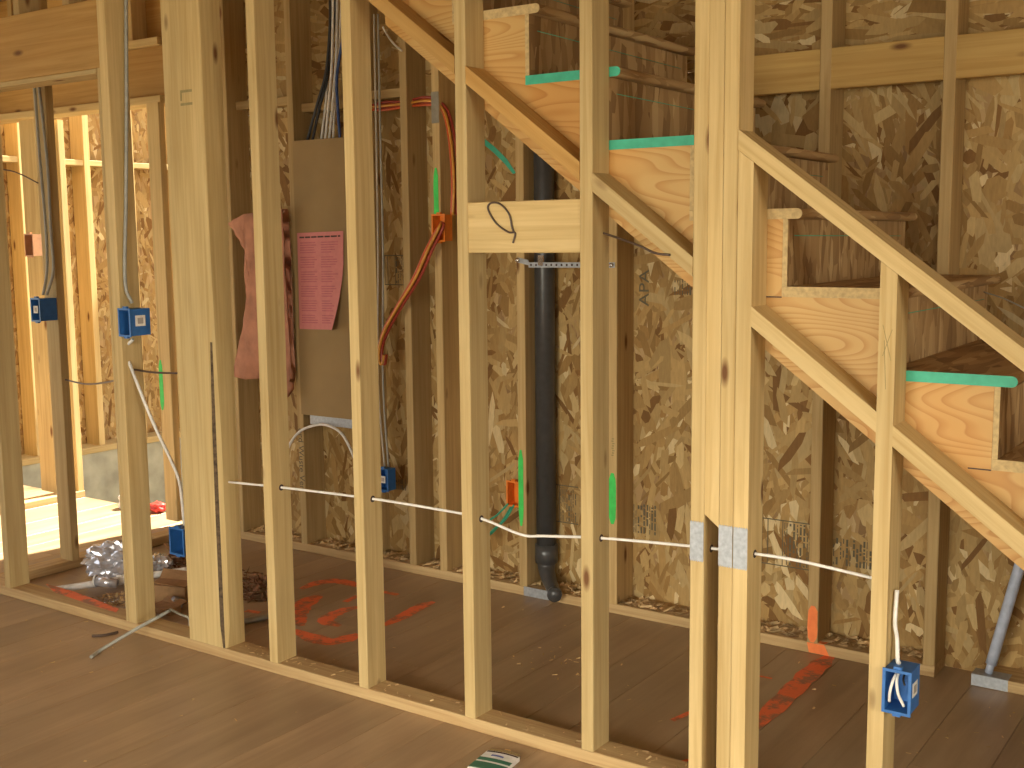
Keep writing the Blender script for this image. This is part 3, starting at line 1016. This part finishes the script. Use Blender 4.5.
# electrical panel
PXa, PXb = bx['b2'] + ST + 0.001, bx['b3'] - 0.001
pan = empty('electrical_panel', (PXa, 1.15, 0.606))
tag(pan, 'tall electrical panel with a brown cardboard cover between back studs', 'electrical panel')
boxes('metal_box', pan, 'galvanized', [((PXa + 0.045, 1.156, 0.606), (PXb - PXa - 0.045, 0.09, 1.262))])
boxes('cover', pan, 'cardboard', [((PXa, 1.146, 0.648), (PXb - PXa, 0.009, 1.222))])
cz = 1.869
specs = [('black', 'black_cable', (307, 139), (317, 105), (326, 72), (330, 25), 0.008), ('black', 'black_cable', (312, 139), (320, 106), (328, 74), (334, 20), 0.008),
         ('white', 'white_cable', (321, 139), (326, 100), (328, 60), (331, 6), 0.007), ('white', 'white_cable', (325, 139), (329, 100), (332, 60), (333, 6), 0.007),
         ('white', 'white_cable', (329, 138), (333, 100), (336, 60), (337, 8), 0.007), ('white', 'white_cable', (333, 138), (335, 100), (338, 60), (341, 10), 0.006),
         ('blue', 'blue_cable', (340, 138), (338, 110), (337, 75), (344, 30), 0.008)]
names = {}
lbs = ['black cable entering the electrical panel, the outermost by the stud', 'black cable entering the electrical panel, touching the white ones', 'white cable entering the electrical panel, next to the black ones', 'white cable entering the electrical panel, second of the white bundle', 'white cable entering the electrical panel, third of the white bundle', 'white cable entering the electrical panel, next to the blue one', 'dark blue cable entering the top of the electrical panel']
for ci, ((cn, mt, a, b, c2, d, r), lb) in enumerate(zip(specs, lbs)):
    yy = 1.178 + 0.016 * (ci % 3)
    r *= 0.8
    c = tube('cable', None, mt, [hit(*a, 'y', yy) - V((0, 0, 0.012)), hit(*b, 'y', yy), hit(*c2, 'y', yy + 0.005), hit(*d, 'y', yy + 0.01), hit(d[0], d[1] - 25, 'y', yy + 0.01)], r)
    tag(c, lb, 'cable', 'cables above the electrical panel')

# pink sheet on the panel
pp = empty('paper_sheet', (-3.77, 1.144, 1.04))
tag(pp, 'pink printed sheet pinned to the brown panel cover', 'paper')
nx, nz = 8, 12
TL, TR_, BL, BR = hit(297.5, 233, 'y', 1.144), hit(343.5, 231, 'y', 1.144), hit(300, 329, 'y', 1.144), hit(344, 330, 'y', 1.144)


def sheet(u, v, lift=0.0):
    p = TL.lerp(TR_, u).lerp(BL.lerp(BR, u), v)
    k = max(0.0, (u - 0.62) / 0.38) * max(0.0, (v - 0.35) / 0.65)
    p = p + V((-0.030 * k, -0.045 * k * k - 0.002 - lift, 0.0))
    return p - V(pp.location)


vs = [sheet(i / nx, j / nz) for j in range(nz + 1) for i in range(nx + 1)]
n0 = len(vs)
vs += [v + V((0, 0.0006, 0)) for v in vs]
fs = []
for j in range(nz):
    for i in range(nx):
        a = j * (nx + 1) + i
        fs.append((a + nx + 1, a + nx + 2, a + 1, a))
        fs.append(tuple(k + n0 for k in (a, a + 1, a + nx + 2, a + nx + 1)))
mesh_obj('page', vs, fs, 'pink_paper', pp, smooth=True)


def print_rows(name, mat, rows):
    vs, fs = [], []
    for u0, u1, v0, v1 in rows:
        k = len(vs)
        vs += [sheet(u0, v1, 0.0008), sheet(u1, v1, 0.0008), sheet(u1, v0, 0.0008), sheet(u0, v0, 0.0008)]
        fs.append((k, k + 1, k + 2, k + 3))
    return mesh_obj(name, vs, fs, mat, pp)


rows = []
u = 0.05
rp = random.Random(5)
while u < 0.93:
    w = rp.uniform(0.05, 0.14)
    rows.append((u, min(u + w, 0.96), 0.040, 0.056))
    u += w + 0.018
print_rows('printed_heading', 'dark_ink', rows)
rows = []
for j in range(34):
    v = 0.10 + j * 0.025
    if j % 6 == 5:
        continue
    rows.append((0.06, rp.uniform(0.36, 0.44), v, v + 0.010))
    rows.append((0.52, rp.uniform(0.74, 0.90), v, v + 0.010))
print_rows('printed_text', 'faint_ink', rows)

# orange tubing
cols = ['orange_conduit', 'red_conduit', 'yellow_conduit', 'orange_conduit', 'red_conduit']
ot = empty('orange_tubing', (bx['b4'], 1.15, 1.0))
tag(ot, 'bundle of orange and red flexible tubes looping down the back wall', 'tubing')
for i, mt in enumerate(cols):
    dz = (i - 2) * 0.008
    dy = (0, 0.008, -0.007, 0.01, 0.002)[i]
    tube('upper_tube', ot, mt, [hit(368, 108, 'y', 1.2) + V((0, dy, dz * 0.4)), hit(385, 106, 'y', 1.2) + V((0, dy, dz)), hit(405, 104, 'y', 1.2) + V((0, dy, dz * 0.7)), hit(425, 101, 'y', 1.19) + V((0, dy, dz)), hit(437, 103, 'y', 1.18) + V((0, dy, dz * 0.7)),
                                hit(446, 113, 'y', 1.17) + V((dz * 0.6, dy, dz * 0.4)), hit(452, 140, 'y', 1.15) + V((dz * 0.9, dy, 0)), hit(455, 180, 'y', 1.13) + V((dz * 0.9, dy, 0)), hit(454, 215, 'y', 1.12) + V((dz * 0.8, dy, 0))], 0.0055)
    tube('lower_tube', ot, mt, [OB + V((0.03, 0.02, 0.075)), hit(440, 228, 'y', 1.085) + V((dz, dy, dz * 0.3)), hit(428, 252, 'y', 1.08) + V((dz, dy, 0)), hit(417, 277, 'y', 1.08) + V((dz, dy, 0)), hit(402, 302, 'y', 1.08) + V((dz * 0.8, dy, 0)), hit(388, 326, 'y', 1.09) + V((dz * 0.8, dy, 0)),
                                hit(381, 345, 'y', 1.10) + V((dz * 0.5, dy, 0)), hit(380, 360, 'y', 1.10) + V((dz * 0.5, dy, 0)), hit(383, 364, 'y', 1.10) + V((dz * 0.4, dy, 0)), hit(383.5, 355, 'y', 1.10) + V((0, dy + 0.01, 0))], 0.0060)
# green wires by the orange box
for i, pl in enumerate((((508, 504), (497, 515), (486, 523), (481, 534), (486, 538), (493, 530), (505, 520), (514, 505)), ((512, 505), (503, 520), (492, 533), (484, 537)))):
    c = tube('wire', None, 'green_cable', [hit(a, b, 'y', 1.165 + 0.012 * i) for a, b in pl], 0.0042)
    tag(c, ('looped green wire hanging from the orange box by the drain pipe', 'straight green wire hanging from the orange box by the drain pipe')[i], 'wire')

# insulation batt
poly = [(232, 223), (247, 214), (262, 212), (277, 209), (286, 209), (288, 262), (290, 320), (293, 372), (292, 388), (288, 397), (281, 392), (276, 372), (270, 352), (262, 378), (249, 379), (235, 376), (240, 352), (245, 330), (249, 298), (252, 272), (247, 250), (239, 234)]
op = [hit(a, b, 'y', 1.12) for a, b in poly]
cx = sum((p.x for p in op)) / len(op)
cz_ = sum((p.z for p in op)) / len(op)
bm = bmesh.new()
vv = [bm.verts.new((p.x - cx, 0, p.z - cz_)) for p in op]
bm.faces.new(vv)
bmesh.ops.triangulate(bm, faces=bm.faces)
bmesh.ops.subdivide_edges(bm, edges=bm.edges, cuts=5, use_grid_fill=True)
bmesh.ops.triangulate(bm, faces=bm.faces)
ret = bmesh.ops.extrude_face_region(bm, geom=bm.faces[:])
ex = [g for g in ret['geom'] if isinstance(g, bmesh.types.BMVert)]
for v in ex:
    v.co.y += 0.034
for v in bm.verts:
    s_ = mnoise.noise(V((v.co.x * 14, v.co.y * 14, v.co.z * 9)))
    s2 = mnoise.noise(V((v.co.x * 40 + 5, v.co.y * 30, v.co.z * 40)))
    v.co.y += s_ * 0.009 + s2 * 0.003 - 0.012
    v.co.x += s2 * 0.006
bmesh.ops.recalc_face_normals(bm, faces=bm.faces)
me = bpy.data.meshes.new('insulation_batt')
bm.to_mesh(me)
bm.free()
me.materials.append(MAT['pink_glasswool'])
for p in me.polygons:
    p.use_smooth = True
ib = link(bpy.data.objects.new('insulation_batt', me))
ib.location = (cx, 1.112, cz_)
tag(ib, 'torn pink fibreglass batt hanging between back studs', 'insulation')

# drain pipe
dp = empty('drain_pipe', (-2.511, 1.225, 0.06))
tag(dp, 'black plastic drain pipe standing against the back wall', 'pipe')
PXc = -2.511
tube('pipe', dp, 'black_abs', [(PXc, 1.236, 2.70), (PXc, 1.236, 0.15)], 0.040, sides=24)
tube('collar', dp, 'black_abs', [(PXc, 1.236, 0.205), (PXc, 1.236, 0.13)], 0.046, sides=24)
EE = hit(555, 594, 'y', 1.12)
tube('elbow', dp, 'black_abs', [(PXc, 1.236, 0.15), (PXc + 0.004, 1.23, 0.105), (PXc + 0.04, 1.195, 0.07), EE], lambda t: 0.040 - 0.016 * t, sides=24)
tube('end_ring', dp, 'black_abs', [EE + V((-0.006, 0.008, 0)), EE + V((0.006, -0.014, 0))], 0.029, sides=24)
st = empty('pipe_strap', (PXc, 1.15, 1.33))
tag(st, 'perforated steel strap holding the black pipe between studs', 'strap')
za, zb = hit(520, 260, 'y', 1.153).z, hit(612, 265, 'y', 1.153).z
zm = hit(541, 264, 'y', 1.153).z
for (xa, z0), (xb, z1) in ((((bx['b6'] + 0.01), za), (PXc - 0.02, zm + 0.005)), ((PXc - 0.02, zm - 0.004), (bx['b7'] + 0.03, zb))):
    patch('band', st, 'galvanized', [(xa, 1.1545, z0 - 0.010), (xb, 1.1545, z1 - 0.010), (xb, 1.1545, z1 + 0.010), (xa, 1.1545, z0 + 0.010)], (0, -1, 0), 0.0016)
nh = 16
for i in range(nh):
    t = (i + 0.5) / nh
    xx = PXc - 0.02 + (bx['b7'] + 0.02 - PXc + 0.02) * t
    zz = zm - 0.004 + (zb - zm + 0.004) * t
    patch('hole', st, 'dark_ink', [(xx + 0.0048 * cos(q_), 1.1529, zz + 0.0048 * sin(q_)) for q_ in [2 * pi * k / 8 for k in range(8)]], (0, -1, 0), 0.0004)
cl = hit(541, 262, 'y', 1.15)
boxes('clip', st, 'steel_bright', [((cl.x - 0.012, 1.146, zm - 0.006), (0.024, 0.006, 0.04))])
for xx, zz in ((bx['b6'] + 0.014, za), (bx['b7'] + 0.020, zb)):
    tube('bolt', st, 'steel_bright', [(xx, 1.1535, zz), (xx, 1.142, zz)], 0.008, sides=10)

# grey pipe at the gap in the bottom plate
gp = empty('grey_pipe', (hit(990, 668, 'y', 1.2)))
tag(gp, 'slim grey pipe leaning beside the gap in the back bottom plate', 'pipe')
a, b = hit(991, 664, 'y', 1.19), hit(1017, 575, 'y', 1.21)
tube('pipe', gp, 'grey_pipe', [a, b, b + (b - a) * 1.6], 0.017, sides=16)
tube('fitting', gp, 'grey_pipe', [a - (b - a) * 0.10, a + (b - a) * 0.03], 0.012, sides=16)
a, b = hit(971, 684, 'y', YB), hit(1008, 684, 'y', YB)
s_ = sorted([c for c in wall_back.children if c.name.startswith('bottom_plate')], key=lambda c: c.matrix_basis.translation.x)
boxes('nail_plate', s_[1], 'galvanized', [((a.x, YB - 0.0018, 0.002), (b.x - a.x, 0.0016, 0.036)), ((a.x, YB - 0.0018, 0.0385), (b.x - a.x, 0.06, 0.0014))])
a, b = hit(524, 595, 'y', YB), hit(549, 595, 'y', YB)
boxes('nail_plate', s_[0], 'galvanized', [((a.x, YB - 0.0018, 0.001), (b.x - a.x, 0.0016, 0.038))])
patch('spray_mark', s_[0], 'orange_spray', [(bx['b8'] + 0.002, YB + 0.002, 0.0385), (bx['b8'] + 0.06, YB + 0.001, 0.0385), (bx['b8'] + 0.07, YB + 0.05, 0.0385), (bx['b8'] + 0.05, YB + 0.05, 0.0385)], (0, 0, 1), 0.001)
patch('spray_mark', s_[0], 'orange_spray', [(bx['b8'] + 0.008, YB, 0.002), (bx['b8'] + 0.08, YB, 0.002), (bx['b8'] + 0.062, YB, 0.037), (bx['b8'] + 0.0, YB, 0.037)], (0, -1, 0), 0.001)

# printed stamps and marks on the sheathing
SH = [c for c in wall_back.children if c.name.startswith('sheathing_sheet')]


def sheet_at(xx, z):
    for c in SH:
        l = c.matrix_basis.translation
        for a, b in sheets:
            if abs(l.x - a - 0.001) < 1e-4 and a <= xx < b and (l.z < 1) == (z < 2.02):
                return c
    return SH[0]


YP = OSBY - 0.0040


def stamp(px0, px1, py0, py1, seed, frame=True):
    rn = random.Random(seed)
    A, B = hit(px0, py1, 'y', YP), hit(px1, py0, 'y', YP)
    x0, x1, z0, z1 = A.x, B.x, A.z, B.z
    lst = []
    if frame:
        lst += [((x0, YP, z1 - 0.004), (x1 - x0, 0.0004, 0.004)), ((x0, YP, z0), (x1 - x0, 0.0004, 0.004))]
        for t in (0.0, 0.12, 0.42):
            lst.append(((x0 + (x1 - x0) * t, YP, z0), (0.003, 0.0004, z1 - z0)))
    xx = x0 + (x1 - x0) * (0.46 if frame else 0.02)
    while xx < x1 - 0.004:
        w = rn.choice((0.003, 0.004, 0.007))
        z = z0 + 0.008
        while z < z1 - 0.012:
            l = rn.uniform(0.006, 0.03)
            if rn.random() < 0.8:
                lst.append(((xx, YP, z), (w, 0.0004, min(l, z1 - 0.008 - z))))
            z += l + 0.005
        xx += w + rn.uniform(0.004, 0.008)
    o = boxes('printed_stamp', sheet_at((x0 + x1) / 2, z0), 'stamp_ink', lst)
    return o


stamp(761, 812, 524, 563, 1)
stamp(832, 875, 541, 566, 2, False)
stamp(633, 656, 504, 534, 3, False)
stamp(546, 578, 487, 520, 4)
stamp(385, 409, 255, 285, 5)
stamp(396, 408, 478, 491, 6, False)
stamp(674, 692, 277, 297, 7, False)
p = hit(644.5, 288, 'y', YP)
text('printed_letters', sheet_at(p.x, p.z), 'stamp_ink', 'APA', p, 0.060, (0, 0, 1), (-1, 0, 0), 1.25)
pl = [hit(a, b, 'y', YP) for a, b in ((481, 136), (495, 147), (507, 159), (516, 173), (513, 174), (505, 164), (494, 153), (481, 142))]
patch('spray_mark', sheet_at(-2.6, 1.8), 'green_edge_paint', pl, (0, -1, 0))

# ------------------------------------------------------------------ spray marks on the floor
def stroke(pts, w, z=0.0006, seed=0):
    rn = random.Random(seed)
    P = spline([hit(a, b, 'z', 0.0) for a, b in pts], 5)
    L_, R_ = [], []
    for i, p in enumerate(P):
        t = (P[min(i + 1, len(P) - 1)] - P[max(i - 1, 0)]).normalized()
        s = V((-t.y, t.x, 0))
        e = min(1.0, 0.35 + 3.0 * min(i, len(P) - 1 - i) / len(P)) * rn.uniform(0.8, 1.1)
        L_.append(p + s * w * e)
        R_.append(p - s * w * e)
    vs = [V((p.x, p.y, z)) for p in L_ + R_]
    n = len(P)
    fs = [(i, i + n, i + n + 1, i + 1) for i in range(n - 1)]
    o = mesh_obj('spray_mark', vs, fs, 'worn_spray', floor)
    bm = bmesh.new()
    bm.from_mesh(o.data)
    bmesh.ops.recalc_face_normals(bm, faces=bm.faces)
    for f in bm.faces:
        if f.normal.z < 0:
            f.normal_flip()
    bm.to_mesh(o.data)
    bm.free()


def worn():
    m, nt, b = new_mat('worn_spray')
    L = nt.links
    n1 = N(nt, 'ShaderNodeTexNoise', Scale=16.0, Detail=6.0, Roughness=0.7)
    L.new(coords(nt, (1, 1, 1), per_object=False), n1.inputs['Vector'])
    r = ramp(nt, [(0.48, (0, 0, 0)), (0.60, (1, 1, 1))])
    L.new(n1.outputs['Fac'], r.inputs['Fac'])
    mx = N(nt, 'ShaderNodeMix', data_type='RGBA')
    L.new(r.outputs['Color'], mx.inputs['Factor'])
    mx.inputs['A'].default_value = (0.85, 0.17, 0.055, 1)
    mx.inputs['B'].default_value = (0.34, 0.15, 0.08, 1)
    L.new(mx.outputs['Result'], b.inputs['Base Color'])
    b.inputs['Roughness'].default_value = 0.6


worn()
for i, (pl, w) in enumerate((
        (((301, 589), (316, 583.5), (333, 581), (346, 582.5), (358, 586.5)), 0.022),
        (((321, 596), (310, 600), (300, 609), (296, 619), (302, 626)), 0.030),
        (((358, 596), (345, 602)), 0.025), (((358, 607), (342, 611), (329, 617), (326, 622), (340, 626)), 0.022),
        (((294, 630), (310, 637), (329, 642), (346, 639), (358, 634)), 0.026),
        (((383, 592), (398, 595)), 0.025), (((383, 626), (402, 617), (420, 607), (434, 602)), 0.020),
        (((246, 611), (260, 613)), 0.03), (((262, 620), (272, 619)), 0.02),
        (((834, 653), (812, 672), (786, 697), (752, 731)), 0.040), (((757, 676), (772, 679)), 0.02),
        (((672, 721), (692, 712)), 0.03), (((660, 768), (694, 759)), 0.02),
        )):
    stroke(pl, w * (1.45 if i < 9 else 0.95), 0.0006 + 0.0001 * i, i)

# ------------------------------------------------------------------ things on the floor
def blob(name, label, cat, c, sx, sy, sz, mat, rough=0.25, freq=7, seed=0, sub=3, rz=0.0, sharp=False):
    bm = bmesh.new()
    bmesh.ops.create_icosphere(bm, subdivisions=sub, radius=1.0)
    for v in bm.verts:
        d = v.co.normalized()
        n1 = mnoise.noise(d * freq * 0.35 + V((seed, 0, 0)))
        n2 = abs(mnoise.noise(d * freq + V((0, seed, 3))))
        v.co = d * (1 + rough * n1 - rough * 1.2 * n2)
        v.co = V((v.co.x * sx, v.co.y * sy, v.co.z * sz))
    zmin = min(v.co.z for v in bm.verts) * 0.72
    for v in bm.verts:
        v.co.z = max(v.co.z, zmin) - zmin
    me = bpy.data.meshes.new(name)
    bm.to_mesh(me)
    bm.free()
    me.materials.append(MAT[mat])
    for p in me.polygons:
        p.use_smooth = not sharp
    o = link(bpy.data.objects.new(name, me))
    o.location = c
    o.rotation_euler.z = rz
    tag(o, label, cat)
    return o


c = hit(98, 588, 'z', 0.0)
blob('plastic_bag', 'crumpled clear plastic bag glinting among the litter behind the plate', 'plastic bag', (c.x - 0.06, c.y + 0.15, 0), 0.15, 0.095, 0.095, 'clear_plastic', 0.26, 11, 3, sub=4, rz=0.5, sharp=True)
c = hit(166, 572, 'z', 0.0)
blob('plastic_wrap', 'small ball of crumpled clear wrap beside the torn brown carton', 'plastic wrap', (c.x - 0.01, c.y - 0.02, 0), 0.055, 0.05, 0.05, 'clear_plastic', 0.3, 11, 8, sub=3, sharp=True)
c = hit(178, 608, 'z', 0.0)
blob('plastic_wrap', 'tiny scrap of clear wrap at the foot of the post', 'plastic wrap', (c.x, c.y, 0), 0.03, 0.03, 0.028, 'clear_plastic', 0.5, 9, 5, sub=2)
a, b = hit(55, 590, 'z', 0.02), hit(192, 574, 'z', 0.02)
pv = empty('plastic_pipe', a.lerp(b, 0.5) - V((0, 0, 0.02)))
tag(pv, 'thin white plastic pipe lying across the litter behind the plate', 'pipe')
tube('pipe', pv, 'white_plastic', [a, a.lerp(b, 0.5) + V((0, 0, 0.012)), b + V((0, 0, 0.02))], 0.014, sides=14)
m_ = a.lerp(b, 0.44) + V((0, 0, 0.011))
d_ = (b - a).normalized()
tube('coupling', pv, 'white_plastic', [m_, m_ + d_ * 0.05], 0.021, sides=14)
tube('red_band', pv, 'red_plastic', [m_ + d_ * 0.0505, m_ + d_ * 0.075], 0.017, sides=14)
c = hit(107, 592, 'z', 0.0)
pb = empty('plastic_cup', (c.x, c.y, 0))
tag(pb, 'clear plastic cup lying on its side against the white pipe', 'cup')
tube('body', pb, 'clear_plastic', [(c.x - 0.04, c.y - 0.02, 0.045), (c.x + 0.04, c.y + 0.02, 0.038)], lambda t: 0.024 - 0.006 * t, sides=16)
tube('lip', pb, 'white_plastic', [(c.x - 0.044, c.y - 0.022, 0.045), (c.x - 0.038, c.y - 0.019, 0.045)], 0.026, sides=16)
c = hit(112, 603, 'z', 0.0)
ld = empty('tin_lid', (c.x, c.y, 0))
tag(ld, 'round tin lid lying flat among sawdust behind the plate', 'lid')
tube('disc', ld, 'steel_bright', [(c.x, c.y, 0.002), (c.x, c.y, 0.008)], 0.03, sides=24)
tube('rim', ld, 'steel_bright', [(c.x, c.y, 0.0005), (c.x, c.y, 0.004)], 0.034, sides=24)


def carton(label, c, w, d, h, rz, tilt=0.15):
    e = empty('carton', (c.x, c.y, 0.0))
    e.rotation_euler = (tilt * 0.0, 0, rz)
    tag(e, label, 'carton')
    v = [(-w / 2, -d / 2, 0), (w / 2, -d / 2, 0), (w / 2 * .94, d / 2, 0), (-w / 2, d / 2 * .9, 0), (-w / 2 * .9, -d / 2 * 1.05, h), (w / 2 * .95, -d / 2 * .9, h * .86), (w / 2, d / 2 * .8, h * .94), (-w / 2 * .9, d / 2, h * 1.03)]
    f = [(3, 2, 1, 0), (0, 1, 5, 4), (1, 2, 6, 5), (2, 3, 7, 6), (3, 0, 4, 7), (4, 5, 6, 7)]
    mesh_obj('body', v, f, 'carton', e)
    for s in (0, 1):
        a, b = (v[4], v[5]) if s == 0 else (v[7], v[6])
        k = -1 if s == 0 else 1
        th = V((0, 0.003, 0.002))
        fl = [V(a), V(b), V(b) + V((0, k * d * .55, h * .25)), V(a) + V((0, k * d * .45, h * .35))]
        mesh_obj('flap', fl + [p + th for p in fl], [(0, 1, 2, 3), (7, 6, 5, 4), (0, 4, 5, 1), (1, 5, 6, 2), (2, 6, 7, 3), (3, 7, 4, 0)], 'carton', e)
    return e


carton('torn brown carton lying behind the plate next to the post', hit(172, 600, 'z', 0), 0.15, 0.09, 0.075, 0.5)
carton('flattened scrap of brown carton in front of the torn carton', hit(166, 612, 'z', 0), 0.11, 0.06, 0.03, 0.1)
carton('brown carton under the lowest blue box behind the post', hit(184, 560, 'z', 0), 0.10, 0.08, 0.06, -0.4)


def shreds(name, label, c, rad, n, mat, ln, wd, hmax, seed):
    rn = random.Random(seed)
    vs, fs = [], []
    for i in range(n):
        r = rad * math.sqrt(rn.random())
        q = rn.uniform(0, 2 * pi)
        z = 0.001 + hmax * (1 - r / rad) * rn.random()
        p = V((r * cos(q), r * sin(q) * 0.8, z))
        a = V((rn.gauss(0, 1), rn.gauss(0, 1), rn.gauss(0, 0.35))).normalized()
        b = a.cross(V((rn.gauss(0, .5), rn.gauss(0, .5), 1))).normalized()
        l, w = ln * rn.uniform(.4, 1.3), wd * rn.uniform(.5, 1.3)
        k = len(vs)
        q4 = [p - a * l - b * w * .5, p - b * w, p + a * l, p + b * w]
        vs += [V((x_.x, x_.y, max(0.0006, x_.z))) for x_ in q4]
        fs.append((k, k + 1, k + 2, k + 3))
    o = mesh_obj(name, vs, fs, mat)
    o.location = c
    o['kind'] = 'stuff'
    o['label'] = label
    o['category'] = 'litter'
    return o


c = hit(250, 590, 'z', 0)
shreds('litter', 'heap of brown shredded litter between the post and next stud', (c.x, c.y, 0), 0.19, 420, 'leafy_brown', 0.022, 0.008, 0.10, 1)
c = hit(180, 570, 'z', 0)
shreds('litter', 'brown shredded litter behind the post under the blue box', (c.x, c.y, 0), 0.16, 260, 'leafy_brown', 0.02, 0.008, 0.09, 2)
c = hit(122, 606, 'z', 0)
shreds('litter', 'sawdust and splinters around the tin lid', (c.x, c.y, 0), 0.20, 420, 'shaving', 0.014, 0.005, 0.02, 3)


def scatter(name, label, regions, seed):
    """wood chips strewn over the floor and the plates; regions: (x0, x1, y0, y1, z, count, size)"""
    rn = random.Random(seed)
    vs, fs = [], []
    for x0, x1, y0, y1, z, n, sz in regions:
        for i in range(n):
            p = V((rn.uniform(x0, x1), rn.uniform(y0, y1), z + 0.001))
            q = rn.uniform(0, 2 * pi)
            l, w = sz * rn.uniform(.4, 1.5), sz * rn.uniform(.15, .45)
            a, b = V((cos(q), sin(q), 0)), V((-sin(q), cos(q), 0))
            k = len(vs)
            up = V((0, 0, rn.uniform(0.0005, 0.010) * sz / 0.012))
            vs += [p - a * l - b * w, p + a * l - b * w + up * .4, p + a * l * .8 + b * w + up, p - a * l + b * w + up * .3]
            fs.append((k, k + 1, k + 2, k + 3))
    o = mesh_obj(name, vs, fs, 'shaving')
    o['kind'] = 'stuff'
    o['label'] = label
    o['category'] = 'wood shavings'
    return o


ks = sorted(bx.values())
reg = []
for a, b in zip(ks[:-1], ks[1:]):
    if b < -0.9 and b - a > 0.1:
        reg.append((a + ST, b, YB + 0.02, OSBY - 0.01, 0.038, int(420 * (b - a)), 0.016))
scatter('wood_shavings', 'pale wood shavings lying on the back wall bottom plate', reg, 5)
fk = [-3.03, -2.79, -2.39, -1.97, -1.57, -1.28]
reg = [(a + 0.02, b - 0.02, 0.015, 0.08, 0.038, 22, 0.007) for a, b in zip(fk[:-1], fk[1:])]
c = hit(552, 665, 'z', 0)
reg += [(c.x - 0.16, c.x + 0.16, c.y - 0.10, c.y + 0.16, 0.0, 34, 0.007), (-2.75, -0.4, 0.15, 1.05, 0.0, 80, 0.006), (-4.0, -0.6, -0.9, -0.02, 0.0, 46, 0.008)]
scatter('wood_shavings', 'few small wood chips strewn over the floor and front plate', reg, 6)

# cable offcut on the plate
c = tube('cable_offcut', None, 'grey_cable', [hit(91, 657, 'z', 0.007), hit(100, 650.5, 'z', 0.008)] + [hit(100, 650.5, 'z', 0.008).lerp(hit(170, 610.5, 'y', 0.06), t) + V((0, 0, 0.012 * t * (1 - t))) for t in (0.3, 0.6, 1.0)], 0.0062)
tag(c, 'pale cable offcut resting over the front plate onto the floor', 'cable')
c = tube('cable_offcut', None, 'grey_cable', [hit(170, 609, 'y', 0.10), hit(180, 614, 'y', 0.10), hit(189, 618, 'y', 0.10), hit(190, 627, 'y', 0.10)], 0.006, flat=0.6)
tag(c, 'short bent cable offcut standing at the foot of the post', 'cable')
c = tube('wire', None, 'brown_wire', [hit(92, 636, 'z', 0.004), hit(105, 635, 'z', 0.004), hit(118, 632, 'z', 0.004)], 0.005)
tag(c, 'dark twig-like scrap on the floor in front of the plate', 'scrap')
c = tube('rod', None, 'dull_steel', [hit(228, 624, 'z', 0.012), hit(252, 620, 'z', 0.012), hit(275, 615, 'z', 0.012)], 0.011, sides=10)
tag(c, 'thin dark rod lying on the floor behind the post', 'rod')

# crushed can at the bottom of the picture
cn = empty('crushed_can', hit(500, 762, 'z', 0.0))
tag(cn, 'flattened drink can with white and green print on the floor', 'can')
Pa, Pb = hit(489, 753, 'z', 0.0), hit(521, 760, 'z', 0.0)
ax = (Pb - Pa).normalized()
bxv = V((ax.y, -ax.x, 0))
wd_ = (Pb - Pa).length
if (hit(480, 768, 'z', 0) - Pa).dot(bxv) < 0:
    bxv = -bxv


def can_part(name, mat, u0, u1, v0, v1, z0, z1, bow=0.0):
    n = 8
    ring = [(u0 + (u1 - u0) * i / n, v0 - bow * (1 - (2 * i / n - 1) ** 2)) for i in range(n + 1)] + [(u0 + (u1 - u0) * i / n, v1 - bow * (1 - (2 * i / n - 1) ** 2)) for i in range(n, -1, -1)]
    pts = [Pa + ax * (wd_ * u) + bxv * v + V((0, 0, z0)) for u, v in ring]
    return patch(name, cn, mat, pts, (0, 0, 1), z1 - z0)


can_part('body', 'white_plastic', 0.0, 1.0, 0.008, 0.125, 0.0, 0.012, 0.006)
can_part('top_rim', 'steel_bright', 0.04, 0.98, -0.006, 0.0078, 0.001, 0.012, 0.006)
can_part('dark_band', 'dark_ink', 0.02, 0.98, 0.010, 0.017, 0.0121, 0.0126, 0.006)
can_part('blue_print', 'blue_print', 0.25, 0.62, 0.028, 0.036, 0.0121, 0.0128, 0.003)
can_part('green_band', 'green_print', 0.0, 1.0, 0.052, 0.070, 0.0121, 0.0126, 0.004)
can_part('green_band', 'green_print', 0.0, 1.0, 0.080, 0.118, 0.0121, 0.0126, 0.004)

# litter far off by the foundation
c = hit(158, 512, 'z', 0.0)
blob('red_bag', 'small red plastic bag by the far floor edge', 'plastic bag', (c.x, c.y, 0), 0.055, 0.045, 0.03, 'red_plastic', 0.4, 6, 2, sub=3)
c = hit(150, 503, 'z', 0.0)
blob('white_bag', 'small white crumpled bag by the far floor edge', 'plastic bag', (c.x, min(c.y, 1.27), 0), 0.05, 0.045, 0.05, 'white_plastic', 0.4, 6, 4, sub=3)
# sprayed stripe on top of the front plate
fp = [c for c in wall_front.children if c.name.startswith('bottom_plate')][0]
patch('spray_mark', fp, 'worn_spray', [hit(a, b, 'z', 0.0384) for a, b in ((46, 584), (72, 591), (98, 600.5), (119, 609), (116, 612.5), (96, 606.5), (74, 599), (54, 592))], (0, 0, 1), 0.0006)

# carpenter's pencil cross on the short stud under the rail
for (x0, z0), (x1, z1) in (((-0.800, 1.235), (-0.780, 1.155)), ((-0.779, 1.225), (-0.799, 1.165)), ((-0.796, 1.20), (-0.790, 1.09))):
    n_ = V((z0 - z1, 0, x1 - x0)).normalized() * 0.0007
    patch('pencil_mark', FST['E'], 'faint_stamp', [V((x0, 0, z0)) - n_, V((x1, 0, z1)) - n_, V((x1, 0, z1)) + n_, V((x0, 0, z0)) + n_], (0, -1, 0), 0.0004)
